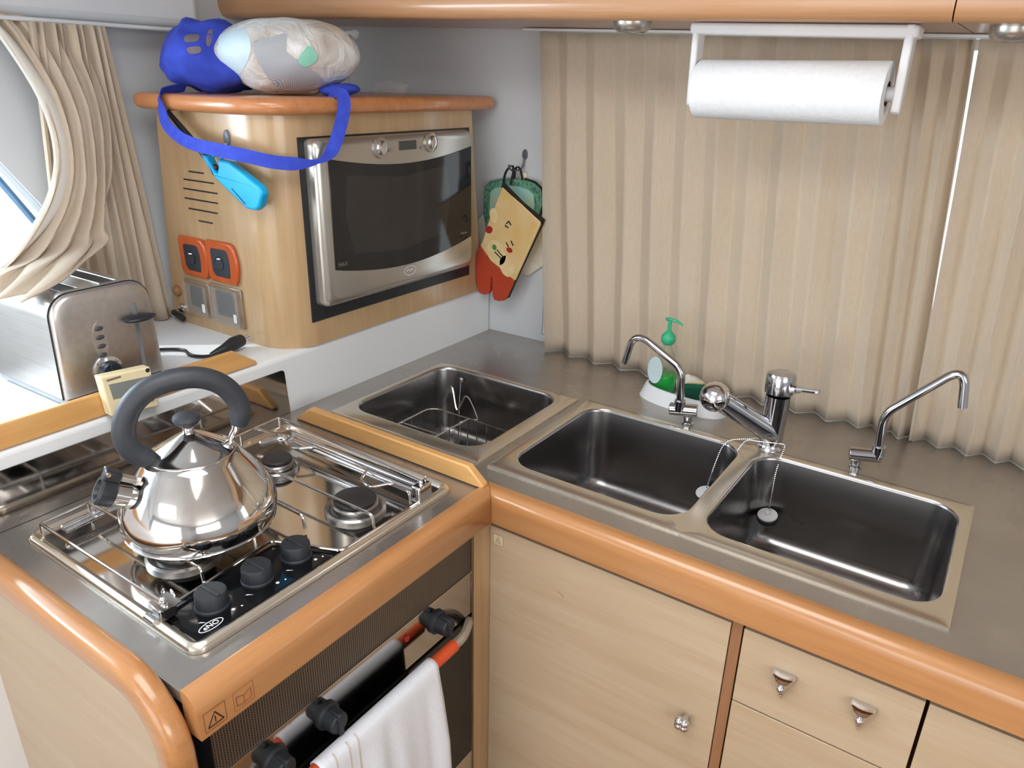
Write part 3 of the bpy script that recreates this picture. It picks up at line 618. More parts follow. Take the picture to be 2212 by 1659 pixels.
lid = link('lid', MB().lathe([(0.0630, 0.1590), (0.0640, 0.1605), (0.0632, 0.1622), (0.0608, 0.1628), (0.0520, 0.1685), (0.0380, 0.1775), (0.0240, 0.1865), (0.0130, 0.1925), (0.0085, 0.1945), (0.0075, 0.2030)], kc, n=80), kettle_steel, t, sharp=60)
link('lid_knob', MB().lathe([(0.0060, 0.2020), (0.0100, 0.2050), (0.0180, 0.2110), (0.0205, 0.2165), (0.0190, 0.2215), (0.0120, 0.2255), (0.0, 0.2270)], kc, n=32, cap=False), handle_pl, lid)
hp = smooth_path([K(0.050, 0.156), K(0.062, 0.166), K(0.077, 0.180), K(0.0855, 0.200), K(0.084, 0.226), K(0.070, 0.254), K(0.044, 0.274), K(0.010, 0.2815), K(-0.026, 0.278), K(-0.056, 0.261), K(-0.074, 0.235), K(-0.079, 0.210), K(-0.0745, 0.188)], 6)
nn = len(hp); rad = [0.0165]*nn
for i in range(nn):
    f = i/(nn-1)
    if f < 0.12: rad[i] = 0.009 + 0.0085*(f/0.12)
    if f > 0.93: rad[i] = 0.0165 - 0.004*((f-0.93)/0.07)
link('handle', MB().tube(hp, rad, 20, flat=1.0), handle_pl, t)
link('handle_bracket', MB().tube([K(-0.070, 0.195), K(-0.068, 0.182), K(-0.060, 0.170), K(-0.056, 0.158)], [0.007, 0.008, 0.006, 0.004], 12, flat=0.6), chrome, t)
link('handle_bracket', MB().tube([K(0.060, 0.166), K(0.056, 0.158), K(0.052, 0.152)], [0.008, 0.008, 0.006], 12, flat=0.6), chrome, t)
sp0, sp1 = K(0.060, 0.092), K(0.128, 0.131)
sp = link('spout', MB().tube([sp0, sp0 + (sp1-sp0)*0.55, sp1], [0.0235, 0.0205, 0.0195], 28), kettle_steel, t)
sd = (sp1 - sp0).normalized()
cpw = link('whistle_cap', MB().lathe([(0.0210, -0.016), (0.0225, -0.011), (0.0225, 0.004), (0.0195, 0.0075), (0.0155, 0.0070), (0.013, 0.002), (0.0, 0.002)], sp1, sd, 28, cap=False), black_pl, sp)
up_ = (Vector((0, 0, 1)) - sd*sd.z).normalized()
sx = sd.cross(up_)
def blk(c, a, b, d): # oriented block spanned by sd, sx, up_
    mb = MB(); mb.box((-a, -b, -d), (a, b, d)); Rm = Matrix((sd, sx, up_)).transposed(); mb.v = [Rm @ v + Vector(c) for v in mb.v]; return mb
link('cap_lever', blk(sp1 - sd*0.004 + up_*0.026, 0.012, 0.011, 0.008), black_pl, cpw, bevel=0.003)
link('lever_tab', blk(sp1 - sd*0.028 + up_*0.026, 0.016, 0.008, 0.0035), silver, cpw, bevel=0.001)
link('hinge_pin', MB().cyl(sp1 + sd*0.004 + up_*0.030 - sx*0.014, sp1 + sd*0.004 + up_*0.030 + sx*0.014, 0.0032, 12), chrome, cpw)
link('spout_collar', MB().lathe([(0.0252, 0), (0.0252, 0.004), (0.0225, 0.006)], sp0 + sd*0.036, sd, 28), kettle_steel, sp)

# ================================================================== OVEN
t = thing('built_in_oven', 'built-in oven with perforated grille, black knobs and dark glass door under the hob', 'oven', (-0.20, -0.33, -0.72))
OX = -0.006
link('housing', MB().box((-0.46, -0.606, -0.72), (OX-0.004, -0.046, -0.085)), black_pl, t)
link('vent_grille', MB().box((OX-0.004, -0.606, -0.176), (OX, -0.046, -0.075)), perf, t)
link('grille_edge', MB().box((OX-0.003, -0.606, -0.179), (OX+0.0025, -0.046, -0.176)), wire, t)
cpn = link('control_strip', MB().box((OX-0.003, -0.606, -0.276), (OX+0.001, -0.046, -0.179)), steel_mirror, t, bevel=0.001)
for y in (-0.150, -0.418, -0.520):
    k = link('oven_knob', MB().lathe([(0.023, 0), (0.023, 0.005), (0.0185, 0.008), (0.0175, 0.028), (0.015, 0.031), (0.0, 0.0315)], (OX+0.001, y, -0.226), (1, 0, 0), 26, cap=False), knob_pl, t)
    for a in range(8):
        pass
    link('grip', MB().box((OX+0.012, y-0.005, -0.226-0.021), (OX+0.036, y+0.005, -0.226+0.021)), knob_pl, k, bevel=0.003)
link('indicator_light', MB().lathe([(0.006, 0), (0.006, 0.003), (0.003, 0.004)], (OX+0.001, -0.232, -0.207), (1, 0, 0), 16), noisy('red_lens', srgb(150, 36, 24), srgb(130, 28, 18), (9, 9, 9), rough=0.2), t)
dr = link('oven_door', MB().box((OX-0.004, -0.606, -0.64), (OX+0.004, -0.046, -0.280)), oven_glass, t, bevel=0.001)
link('door_frame', MB().box((OX-0.004, -0.606, -0.70), (OX+0.003, -0.046, -0.643)), steel_rim, t, bevel=0.001)
link('side_trim', MB().box((OX-0.004, -0.046, -0.70), (OX+0.003, -0.040, -0.085)), wire, t)
hz = -0.2605
hn = link('door_handle', MB().tube(fillet([(OX+0.002, -0.060, -0.300), (0.016, -0.078, -0.262), (0.036, -0.120, hz), (0.036, -0.520, hz), (0.016, -0.562, -0.262), (OX+0.002, -0.580, -0.300)], 0.018, 6), 0.0105, 14, flat=0.8), silver, dr)
link('handle_grip', MB().tube([(0.036, -0.150, hz), (0.036, -0.490, hz)], 0.0118, 18), orange_pl, hn)

# tea towel over the handle
mb = MB(); rows = []
path = [(0.0205, -0.62), (0.0210, -0.45), (0.0215, -0.32), (0.0225, -0.266)] + [(0.036 + 0.0142*math.cos(a), hz + 0.0142*math.sin(a)) for a in [PI - PI*k/8 for k in range(1, 8)]] + [(0.0505, -0.272), (0.053, -0.32), (0.056, -0.42), (0.058, -0.55), (0.058, -0.70), (0.057, -0.82)]
for i, (x, z) in enumerate(path):
    row = []
    for k in range(33):
        f = k/32; w0, w1 = -0.478, -0.212
        fall = max(0.0, (hz - z))
        y = w0 + (w1-w0)*f + (0.03*fall)*(1 if f > 0.5 else -0.6)
        front = 1 if i > 7 else -0.25
        d = 0.010*min(1, fall/0.15)*math.sin(f*11 + 0.5) + 0.006*min(1, fall/0.2)*math.sin(f*23+1)
        row.append((x + front*abs(d), y, z))
    rows.append(row)
mb.loft(rows, False)
tw = one('tea_towel', mb, terry, 'white towelling tea towel draped over the orange bar of the oven handle', 'towel', base=(0.04, -0.35, -0.82), solid=0.0026)
base = Vector((0.04, -0.35, -0.82))
for f in (0.10, 0.20, 0.27):
    P = []
    for i, (x, z) in enumerate(path[8:], 8):
        k = f*32; k0 = int(k); a = Vector(rows[i][k0]); b = Vector(rows[i][k0+1]); p = a + (b-a)*(k-k0)
        n_ = Vector((1, 0, 0)) if i > 10 else Vector((path[i][0]-0.036, 0, path[i][1]-hz)).normalized()
        P.append(p + n_*0.0016)
    link('stripe', MB().ribbon(P, (0, 1, 0), 0.0035, 0.0006), stripe_m, tw)

# ================================================================== END PANEL AND CUPBOARDS
t = thing('cooker_end_panel', 'light birch end panel with a thick rounded beech edge bending down beside the hob', 'panel', (-0.35, -0.655, -0.9))
ppt = [(-1.0, -0.005), (-0.082, -0.005)] + [(-0.082 + 0.075*math.sin(a), -0.08 + 0.075*math.cos(a)) for a in [PI/2*k/10 for k in range(1, 11)]] + [(-0.007, -0.9)]
poly = [(-0.62, -0.9)] + [(x, z) for x, z in [(-0.62, -0.005)] + ppt[1:]]
link('panel', MB().prism(poly, -0.662, -0.645, 'xz'), birch_x, t)
mb = MB(); rings = []
sec = [(math.cos(a), math.sin(a)) for a in [2*PI*k/20 for k in range(20)]]
pth = [Vector((-0.62, 0, 0.002))] + [Vector((x, 0, z)) for x, z in [(-0.085, 0.002)] + [(-0.085 + 0.087*math.sin(a), -0.085 + 0.087*math.cos(a)) for a in [PI/2*k/12 for k in range(1, 13)]] + [(0.002, -0.9)]]
for i, p in enumerate(pth):
    a = pth[max(i-1, 0)]; b = pth[min(i+1, len(pth)-1)]; tt = (b-a).normalized(); nr = Vector((-tt.z, 0, tt.x))*-1
    nr = Vector((0, 1, 0)).cross(tt)*-1
    def sq(v): return math.copysign(abs(v)**0.72, v)
    rings.append([p + Vector((0, -0.6565, 0)) + nr*0.024*sq(s_) + Vector((0, 1, 0))*0.0185*sq(c_) for c_, s_ in sec])
mb.loft(rings); link('edge_moulding', mb, beech_x, t)

def front(y, x0, x1, z0, z1): return MB().box((x0, y, z0), (x1, y+0.016, z1))
FY = -0.012
t = thing('sink_cupboard', 'birch cupboard with one large door and round chrome knob below the corner sink', 'cupboard', (0.24, 0.3, -0.9))
link('carcass', MB().box((0.0, FY+0.018, -0.88), (0.503, 0.70, -0.225)), brown_wood, t)
link('top_rail', MB().box((0.0, FY+0.006, -0.078), (0.503, 0.02, -0.062)), gap_dark, t)
link('stile', MB().box((0.486, FY-0.001, -0.88), (0.5025, FY+0.018, -0.064)), brown_wood, t)
link('corner_post', MB().prism([(-0.040, -0.040), (-0.040, 0.004), (0.0165, 0.004), (0.0165, FY), (-0.004, FY), (-0.004, -0.040)], -0.88, -0.064, 'xy'), birch_z, t)
d = link('door', front(FY-0.004, 0.0185, 0.4845, -0.86, -0.079), birch_x, t, bevel=0.001)
kb = MB()
for a in range(4):
    q_ = PI/4 + a*PI/2; kb.ball((0.436 + 0.0065*math.cos(q_), FY-0.024, -0.303 + 0.0065*math.sin(q_)), (0.0085, 0.008, 0.0085), 14, 10)
kb.cyl((0.436, FY-0.004, -0.303), (0.436, FY-0.022, -0.303), 0.006, 16)
link('knob', kb, chrome, d)
def outline_xz(y, pts, w, closed=True):
    mb = MB(); n = len(pts)
    for i in range(n if closed else n-1): mb.tube([(pts[i][0], y, pts[i][1]), (pts[(i+1) % n][0], y, pts[(i+1) % n][1])], w/2, 5)
    return mb
ys_ = FY - 0.0046; x0, z0 = 0.026, -0.116
link('sticker', MB().box((x0, ys_, z0), (x0+0.022, ys_+0.0006, z0+0.022)), sticker_m, d)
mb = outline_xz(ys_, [(x0, z0), (x0+0.022, z0), (x0+0.022, z0+0.022), (x0, z0+0.022)], 0.0006)
m1 = outline_xz(ys_, [(x0+0.005, z0+0.004), (x0+0.017, z0+0.004), (x0+0.011, z0+0.019)], 0.001); mb.add(m1.v, m1.f)
for zz, hw in ((0.008, 0.004), (0.012, 0.0025)): mb.tube([(x0+0.011-hw, ys_, z0+zz), (x0+0.011+hw, ys_, z0+zz)], 0.0006, 5)
link('warning_symbol', mb, grey_ink, d)
link('scratch', MB().tube([(0.172, FY-0.0041, -0.162), (0.186, FY-0.0041, -0.170)], 0.0004, 5), brown_ink, d)

t = thing('drawer_unit', 'birch drawer unit with two chrome cone pulls on its top drawer', 'drawers', (0.63, 0.3, -0.9))
link('carcass', MB().box((0.503, FY+0.018, -0.88), (0.762, 0.70, -0.225)), brown_wood, t)
link('top_rail', MB().box((0.503, FY+0.006, -0.078), (0.762, 0.02, -0.062)), gap_dark, t)
def cone_pull(x, z, par):
    y = FY - 0.004
    def ring(zz, a, b): return [(x + a*math.cos(q), y + 0.0008 - b*abs(math.sin(q))**0.8 * (1 if math.sin(q) > 0 else 0.0), zz) for q in [2*PI*i/28 for i in range(28)]]
    k = link('pull', MB().loft([ring(z+0.0200, 0.0150, 0.004), ring(z+0.0205, 0.0170, 0.016), ring(z+0.0180, 0.0180, 0.0225), ring(z+0.0120, 0.0172, 0.0225), ring(z+0.004, 0.0140, 0.0165), ring(z-0.008, 0.0098, 0.0110), ring(z-0.020, 0.0058, 0.0064), ring(z-0.032, 0.0018, 0.0022), ring(z-0.034, 0.0004, 0.0008)]), chrome, par, sharp=50)
    link('screw_boss', MB().ball((x, y-0.0135, z-0.005), (0.0058, 0.005, 0.0062), 14, 10), chrome, k)
d1 = link('drawer', front(FY-0.004, 0.5055, 0.7585, -0.2225, -0.079), birch_x, t, bevel=0.001)
cone_pull(0.5755, -0.146, d1); cone_pull(0.6875, -0.1415, d1)
d2 = link('drawer', front(FY-0.004, 0.5055, 0.7585, -0.480, -0.2255), birch_x, t, bevel=0.001)
cone_pull(0.5755, -0.405, d2); cone_pull(0.6875, -0.405, d2)
link('drawer', front(FY-0.004, 0.5055, 0.7585, -0.86, -0.483), birch_x, t, bevel=0.001)
t = thing('corner_cupboard', 'birch cupboard right of the drawers beyond a dark vertical gap', 'cupboard', (1.05, 0.3, -0.9))
link('carcass', MB().box((0.7625, FY+0.018, -0.88), (1.34, 0.70, -0.225)), brown_wood, t)
link('top_rail', MB().box((0.7625, FY+0.006, -0.078), (1.34, 0.02, -0.062)), gap_dark, t)
link('door', front(FY-0.004, 0.7635, 1.33, -0.86, -0.079), birch_x, t, bevel=0.001)

# ================================================================== APPLIANCE CABINET
t = thing('appliance_cabinet', 'birch corner cabinet with rounded edge holding the microwave above the white shelf', 'cabinet', (-0.74, 0.33, 0.135))
def cab(xl, ye, z, inset=0.0):
    o = [(xl+inset, 0.0+inset)]
    for k in range(13):
        a = -PI/2 + PI/2*k/12; o.append((-0.628 + (0.090-inset)*math.cos(a), 0.090 + (0.090-inset)*math.sin(a)))
    o += [(-0.538-inset, ye-inset), (xl+inset, ye-inset)]
    return [(x, y, z) for x, y in o]
link('body', MB().loft([cab(-0.966, 0.698, 0.1352), cab(-0.912, 0.652, 0.626)]), birch_z, t, sharp=25)
def slab(z, inset):
    o = []
    x0, x1, y0, y1 = -0.957+inset, -0.512-inset, -0.034+inset, 0.737-inset; R = 0.118
    for (cx, cy, r, a0) in ((x0+0.03, y0+0.03, 0.03, PI), (x1-R, y0+R, R, 1.5*PI), (x1-0.03, y1-0.03, 0.03, 0), (x0+0.03, y1-0.03, 0.03, PI/2)):
        for k in range(11):
            a = a0 + PI/2*k/10; o.append((cx + r*math.cos(a), cy + r*math.sin(a), z))
    return o
link('top_board', MB().loft([slab(0.6255 + 0.017*(1-math.sin(a)), 0.010*(1-math.cos(a))) if a < 0 else slab(0.6255+0.017+0.017*math.sin(a), 0.012*(1-math.cos(a))) for a in []] + [slab(0.6258, 0.014), slab(0.6275, 0.008), slab(0.631, 0.003), slab(0.638, 0.0), slab(0.648, 0.0), slab(0.655, 0.003), slab(0.6585, 0.008), slab(0.660, 0.014)]), beech_dark_x, t, sharp=60)
mb = MB()
for z, a, b in ((0.500, -0.820, -0.766), (0.4815, -0.843, -0.734), (0.461, -0.849, -0.726), (0.440, -0.849, -0.729), (0.418, -0.840, -0.735), (0.394, -0.808, -0.757)): mb.box((a, -0.0012, z-0.0016), (b, 0.001, z+0.0016))
link('vent_slots', mb, black_pl, t, bevel=0.0005)
def frame_xz(x0, x1, z0, z1, bul, y0, y1, ins=0.0):
    pts = []
    n = 8
    for k in range(n+1):  # right side bulges outwards
        f = k/n; pts.append((x1 + ins*-1 + bul*math.sin(PI*f)**0.8, z0+ins + (z1-z0-2*ins)*f))
    pts.append((x1-ins-0.010, z1-ins+0.004)); pts.append((x0+ins+0.004, z1-ins+0.003)); pts.append((x0+ins, z1-ins-0.004)); pts.append((x0+ins+0.002, z0+ins+0.010)); pts.append((x0+ins+0.012, z0+ins)); 
    return MB().prism(pts, y0, y1, 'xz')
for (x0, x1, z0, z1, lab) in ((-0.889, -0.797, 0.262, 0.350, 'l'), (-0.786, -0.690, 0.264, 0.354, 'r')):
    f = link('wall_socket', frame_xz(x0, x1, z0, z1, 0.014, -0.010, 0.0), orange_w, t, bevel=0.004, seg=3)
    link('socket_insert', frame_xz(x0+0.020, x1-0.014, z0+0.014, z1-0.016, 0.004, -0.0112, -0.006), socket_blk, f, bevel=0.002)
    link('socket_recess', MB().lathe([(0.0155, -0.0012), (0.0145, 0.0), (0.0145, 0.001), (0.0, 0.001)], ((x0+x1)/2+0.002, -0.0112, (z0+z1)/2), (0, 1, 0), 24, cap=False), black_pl, f)
    link('contact_pin', MB().cyl(((x0+x1)/2+0.002, -0.016, (z0+z1)/2+0.011), ((x0+x1)/2+0.006, -0.011, (z0+z1)/2+0.010), 0.0018, 8), chrome, f)
for (x0, x1, z0, z1) in ((-0.893, -0.797, 0.166, 0.250), (-0.793, -0.681, 0.163, 0.256)):
    f = link('covered_socket', MB().box((x0, -0.006, z0), (x1, 0.0, z1)), smoke, t, bevel=0.002)
    link('socket_insert', MB().box((x0+0.024, -0.009, z0+0.022), (x1-0.026, -0.005, z1-0.012)), socket_blk, f, bevel=0.003)
    link('clear_flap', MB().box((x0+0.006, -0.0150, z0+0.004), (x1-0.004, -0.0135, z1-0.006)), clear_film, f, bevel=0.001)
    link('flap_latch', MB().box((x1-0.020, -0.0170, z0+0.016), (x1-0.010, -0.0150, z0+0.036)), white_pl, f, bevel=0.002)
link('round_knob', MB().lathe([(0.013, 0), (0.0135, 0.004), (0.012, 0.010), (0.006, 0.013), (0.0, 0.0135)], (-0.930, 0.0, 0.2125), (0, -1, 0), 24, cap=False), brown_wood, t)
lk = link('cupboard_lock', MB().lathe([(0.011, 0), (0.011, 0.006), (0.009, 0.008), (0.0, 0.008)], (-0.922, 0.0, 0.170), (0, -1, 0), 20, cap=False), chrome, t)
link('key', MB().box((-0.945, -0.020, 0.148), (-0.900, -0.010, 0.160), Matrix.Rotation(0.25, 3, 'Y')), black_pl, lk, bevel=0.002)
# thin black panel on the solid body, painting in the shaded recess around the microwave
link('recess_shade_panel', MB().box((-0.540, 0.070, 0.1905), (-0.5365, 0.640, 0.5835)), black_pl, t)

# ================================================================== MICROWAVE
t = thing('microwave_oven', 'silver microwave oven with bowed dark glass door built into the corner cabinet', 'microwave', (-0.52, 0.34, 0.205))
def YZ(x, y0, y1, z0, z1, r, n=5): return [(x, y, z) for y, z in rrect(y0, y1, z0, z1, r, n)]
my0, my1, mz0, mz1 = 0.084, 0.610, 0.2255, 0.580
R = [YZ(-0.5362, my0, my1, mz0, mz1, 0.012)]
R.append(YZ(-0.515, my0, my1, mz0, mz1, 0.014))
for q in (15, 35, 55, 75, 90):
    a = math.radians(q); R.append(YZ(-0.515 + 0.016*math.sin(a), my0+0.026*(1-math.cos(a)), my1-0.012*(1-math.cos(a)), mz0+0.018*(1-math.cos(a)), mz1-0.016*(1-math.cos(a)), 0.016))
link('front_casing', MB().loft(R, True, True, True), silver, t, sharp=30)
gl = []
n = 20
for k in range(n+1): f = k/n; gl.append((0.112 + 0.486*f, 0.3075 - 0.030*math.sin(PI*f)**0.9 + 0.003*f))
for k in range(n+1): f = 1-k/n; gl.append((0.112 + 0.486*f, 0.5415 - 0.026*math.sin(PI*min(1, f*0.98))**0.9 + 0.002*f))
dr = link('door_glass', MB().prism(gl, -0.5000, -0.4972, 'yz'), mw_glass, t, bevel=0.001)
link('viewing_window', MB().prism([(0.15 + 0.30*0 + a*0.36, 0.335 + b*0.17) for a, b in ((0.05, 0.0), (0.5, -0.10), (0.95, 0.02), (1.0, 0.5), (0.97, 0.98), (0.5, 0.90), (0.03, 1.0), (0, 0.5))], -0.4975, -0.4969, 'yz'), noisy('microwave_mesh', srgb(52, 50, 49), srgb(46, 44, 43), (9, 9, 9), rough=0.1), dr)
lettr = text_mb('MAX', 0.013, (-0.4968, 0.133, 0.317), (0, 1, 0), (0, 0, 1)); link('lettering', lettr, grey_ink, dr)
mb = MB()
for k in range(3): mb.box((-0.4972, 0.553+k*0.009, 0.321), (-0.4967, 0.559+k*0.009, 0.326))
link('small_print', mb, grey_ink, dr)
for (y, z) in ((0.266, 0.5575), (0.440, 0.5605)):
    k = link('control_dial', MB().lathe([(0.0235, 0), (0.0225, 0.004), (0.019, 0.006)], (-0.499, y, z-0.002), (1, 0, 0), 32), silver, t)
    link('dial_cap', MB().ball((-0.491, y, z-0.002), (0.006, 0.016, 0.016), 24, 14), chrome, k)
link('display', MB().box((-0.4995, 0.328, 0.546), (-0.4978, 0.388, 0.566)), noisy('display_grey', srgb(74, 78, 78), srgb(64, 68, 68), (9, 9, 9), rough=0.2), t, bevel=0.001)
for k in range(3): link('button', MB().ball((-0.4975, 0.300 + k*0.004 + (0.10 if k == 2 else 0), 0.548), (0.002, 0.007, 0.003), 14, 8), silver, t)
bd = oval_ring((0, 0, 0), 0.022, 0.0115, 0.0012); bd.v = [Vector((-0.4988 + v.z, 0.353 + v.y, 0.262 + v.x)) for v in bd.v]
bdt = MB().tube([(-0.4985, 0.340, 0.262), (-0.4985, 0.347, 0.266), (-0.4985, 0.353, 0.260), (-0.4985, 0.359, 0.265), (-0.4985, 0.366, 0.262)], 0.0009, 6); bd.add(bdt.v, bdt.f)
link('maker_badge', bd, white_ink, t)

# ================================================================== TOASTER
tx0, ty0, ta_, tw_, tl_, th_, tz_ = -0.6064, -0.3407, 0.0258, 0.184, 0.265, 0.186, 0.157
t = thing('toaster', 'brushed steel two-slot toaster with a round dial and side lever on the white shelf', 'toaster', (-0.74, -0.345, 0.1355))
def T(l, w, h): # l: distance back from the face, w: sideways, h: height over shelf top
    return Vector((tx0 - l*math.cos(ta_) - w*math.sin(ta_), ty0 - l*math.sin(ta_) + w*math.cos(ta_), 0.1355 + h))
def tprof(l, ins, r=0.040, flare=0.004):
    o = []
    hw = tw_/2 - ins; z0 = 0.0215 + (0.0 if ins == 0 else ins*0.4); z1 = 0.2075 - ins
    pts = [(hw+flare, z0)] + [(hw - r + r*math.cos(a), z1 - r + r*math.sin(a)) for a in [PI/2*k/8 for k in range(9)]] + [(-hw + r + r*math.cos(a), z1 - r + r*math.sin(a)) for a in [PI/2 + PI/2*k/8 for k in range(9)]] + [(-hw-flare, z0)]
    return [T(l, w, h) for w, h in pts]
link('shell', MB().loft([tprof(0.010, 0.0), tprof(0.014, 0.0), tprof(tl_-0.010, 0.0), tprof(tl_-0.006, 0.003)]), toaster_steel, t, sharp=50)
fc = link('face', MB().loft([tprof(0.012, 0.001), tprof(0.008, 0.001), tprof(0.0035, 0.003), tprof(0.0015, 0.006), tprof(0.0, 0.014), tprof(-0.0012, 0.020)]), toaster_face, t, sharp=50)
link('seam', MB().tube(tprof(0.0125, -0.0008), 0.0012, 6), black_pl, t)
link('base', MB().loft([[T(l, w, h) for l, w in ((0.006, tw_/2-0.001), (tl_-0.008, tw_/2-0.001), (tl_-0.008, -tw_/2+0.001), (0.006, -tw_/2+0.001))] for h in (0.005, 0.0215)]), noisy('grey_base', srgb(150, 154, 160), srgb(140, 144, 150), (20, 20, 20), rough=0.4), t, bevel=0.003)
for l, w in ((0.03, 0.07), (0.03, -0.07), (tl_-0.03, 0.07), (tl_-0.03, -0.07)): link('foot', MB().cyl(T(l, w, 0.0), T(l, w, 0.006), 0.009, 16), black_pl, t)
for w in (-0.040, 0.030):
    q_ = [T(l, w+d, 0.2066) for l, d in ((0.030, -0.0155), (0.030, 0.0155), (tl_-0.045, 0.0155), (tl_-0.045, -0.0155))]
    link('bread_slot', MB().loft([q_, [p + Vector((0, 0, 0.0014)) for p in q_]]), black_pl, t)
    link('slot_rim', MB().tube(q_ and [p + Vector((0, 0, 0.0014)) for p in q_], 0.0013, 6, closed=True), toaster_steel, t)
fx = Vector((math.cos(ta_), math.sin(ta_), 0))
dlc = T(-0.001, -0.0155, 0.0555)
dl = link('browning_dial', MB().lathe([(0.0275, 0.0), (0.0275, 0.003), (0.0235, 0.0045)], dlc, fx, 36), chrome, t)
link('dial_knob', MB().lathe([(0.0205, 0.003), (0.0195, 0.014), (0.017, 0.0165), (0.0, 0.017)], dlc, fx, 32, cap=False), noisy('dial_navy', srgb(34, 44, 62), srgb(28, 38, 54), (9, 9, 9), rough=0.3), dl)
link('grip_bar', MB().box((dlc.x+0.014, dlc.y-0.0035, dlc.z-0.018), (dlc.x+0.021, dlc.y+0.0035, dlc.z+0.018)), black_pl, dl, bevel=0.001)
for k in range(4): link('mode_button', MB().ball(T(-0.002, -0.0205 + 0.0006*k, 0.088 + 0.0165*k), (0.003, 0.0085, 0.0045), 16, 10), noisy('button_dark', srgb(70, 72, 78), srgb(58, 60, 66), (30, 30, 30), rough=0.35), t)
link('button_plate', MB().loft([[T(l, -0.0195 + a*0.013, 0.113 + b*0.036) for a, b in [(math.cos(q)*1, math.sin(q)) for q in [2*PI*k/24 for k in range(24)]]] for l in (-0.0002, -0.0022)]), toaster_steel, t)
link('lever_slot', MB().loft([[T(l, 0.0535 + a, h) for a, h in ((-0.0035, 0.036), (0.0035, 0.036), (0.0035, 0.168), (-0.0035, 0.168))] for l in (-0.0004, -0.0022)]), noisy('slot_light', srgb(150, 152, 160), srgb(60, 62, 70), (4, 200, 4), rough=0.3), t)
link('lever', MB().ball(T(-0.014, 0.0535, 0.142), (0.016, 0.031, 0.0065), 24, 12), black_pl, t)
cd = MB().tube(smooth_path([T(tl_-0.01, 0.06, 0.012), T(tl_+0.012, 0.075, 0.006), T(0.20, 0.14, 0.0045), Vector((-0.770, -0.157, 0.140)), Vector((-0.732, -0.130, 0.140)), Vector((-0.690, -0.140, 0.140)), Vector((-0.655, -0.126, 0.141)), Vector((-0.640, -0.100, 0.144))], 6), 0.0035, 10)
cb = link('power_cord', cd, black_pl, t)
pg = link('plug', MB().tube([(-0.650, -0.118, 0.143), (-0.643, -0.090, 0.149), (-0.648, -0.060, 0.153), (-0.655, -0.036, 0.153)], [0.005, 0.011, 0.0155, 0.0135], 14), black_pl, cb)
for s_ in (-1, 1): link('pin', MB().cyl((-0.655 + s_*0.006, -0.034, 0.155), (-0.652 + s_*0.006, -0.014, 0.158), 0.002, 10), chrome, cb)

# kitchen timer stuck to the shelf rail
t = thing('kitchen_timer', 'cream kitchen timer with a small grey display on the shelf edge behind the kettle', 'timer', (-0.532, -0.365, 0.13))
def TM(x, pts): return [(x, y, z) for y, z in pts]
cr = [(-0.4125, 0.2160), (-0.3230, 0.2085), (-0.3185, 0.1285), (-0.4070, 0.1400)]
link('case', MB().loft([TM(-0.5425, cr), TM(-0.5205, cr)]), cream_pl, t, bevel=0.003, seg=3)
link('display', MB().loft([TM(-0.5206, [(-0.4010, 0.1990), (-0.3310, 0.1925), (-0.3280, 0.1640), (-0.3980, 0.1700)]), TM(-0.5198, [(-0.4010, 0.1990), (-0.3310, 0.1925), (-0.3280, 0.1640), (-0.3980, 0.1700)])]), lcd, t)
link('hanging_hole', MB().lathe([(0.004, 0), (0.004, 0.0006)], (-0.5205, -0.3290, 0.2035), (1, 0, 0), 16), black_pl, t)
mb = MB().lathe([(0.006, 0), (0.005, 0.003)], (-0.5205, -0.331, 0.150), (1, 0, 0), 16).lathe([(0.004, 0), (0.003, 0.002)], (-0.5205, -0.350, 0.146), (1, 0, 0), 16)
link('button', mb, grey_ink, t)
link('lettering', MB().box((-0.5206, -0.403, 0.2050), (-0.5201, -0.378, 0.2085)), grey_ink, t)

# ================================================================== GAS LIGHTER ON ITS HOOK
def XZP(pts, y0, y1): return MB().prism(pts, y0, y1, 'xz')
t = thing('hook', 'small grey stick-on hook on the cabinet side above the gas lighter', 'hook', (-0.662, -0.004, 0.565))
link('hook_plate', MB().loft([[(-0.668 + 0.0095*s*math.cos(a), y, 0.579 + 0.016*s*math.sin(a)) for a in [2*PI*k/24 for k in range(24)]] for y, s in ((-0.0002, 1), (-0.004, 0.95), (-0.006, 0.7))]), noisy('hook_grey', srgb(112, 118, 126), srgb(102, 108, 116), (9, 9, 9), rough=0.35), t)
link('hook_arm', MB().tube(smooth_path([(-0.668, -0.005, 0.568), (-0.668, -0.010, 0.556), (-0.668, -0.024, 0.545), (-0.668, -0.034, 0.548), (-0.668, -0.037, 0.558)], 5), 0.0024, 8), chrome, t)
t = thing('gas_lighter', 'bright blue long-nosed gas lighter hanging slanted on the cabinet side', 'lighter', (-0.67, -0.022, 0.45))
P_ = [(-0.7225, 0.5440), (-0.7020, 0.5430), (-0.6900, 0.5240), (-0.6830, 0.5110), (-0.6730, 0.5100), (-0.6660, 0.5230), (-0.6650, 0.5380), (-0.6300, 0.5360), (-0.5420, 0.4960), (-0.5340, 0.4830), (-0.5480, 0.4550), (-0.5620, 0.4465), (-0.5880, 0.4470), (-0.6350, 0.4720), (-0.6870, 0.5030)]
link('handle', XZP(P_, -0.033, -0.013), blue_pl, t, bevel=0.005, seg=3)
link('hanging_loop', MB().tube([(-0.690, -0.023, 0.543), (-0.676, -0.023, 0.550), (-0.662, -0.023, 0.540)], 0.004, 10), blue_pl, t)
link('trigger', MB().ball((-0.690, -0.023, 0.520), (0.009, 0.006, 0.007), 14, 10), black_pl, t)
link('nozzle', MB().tube([(-0.830, -0.023, 0.6230), (-0.716, -0.023, 0.540)], [0.0055, 0.0075], 14), black_pl, t)
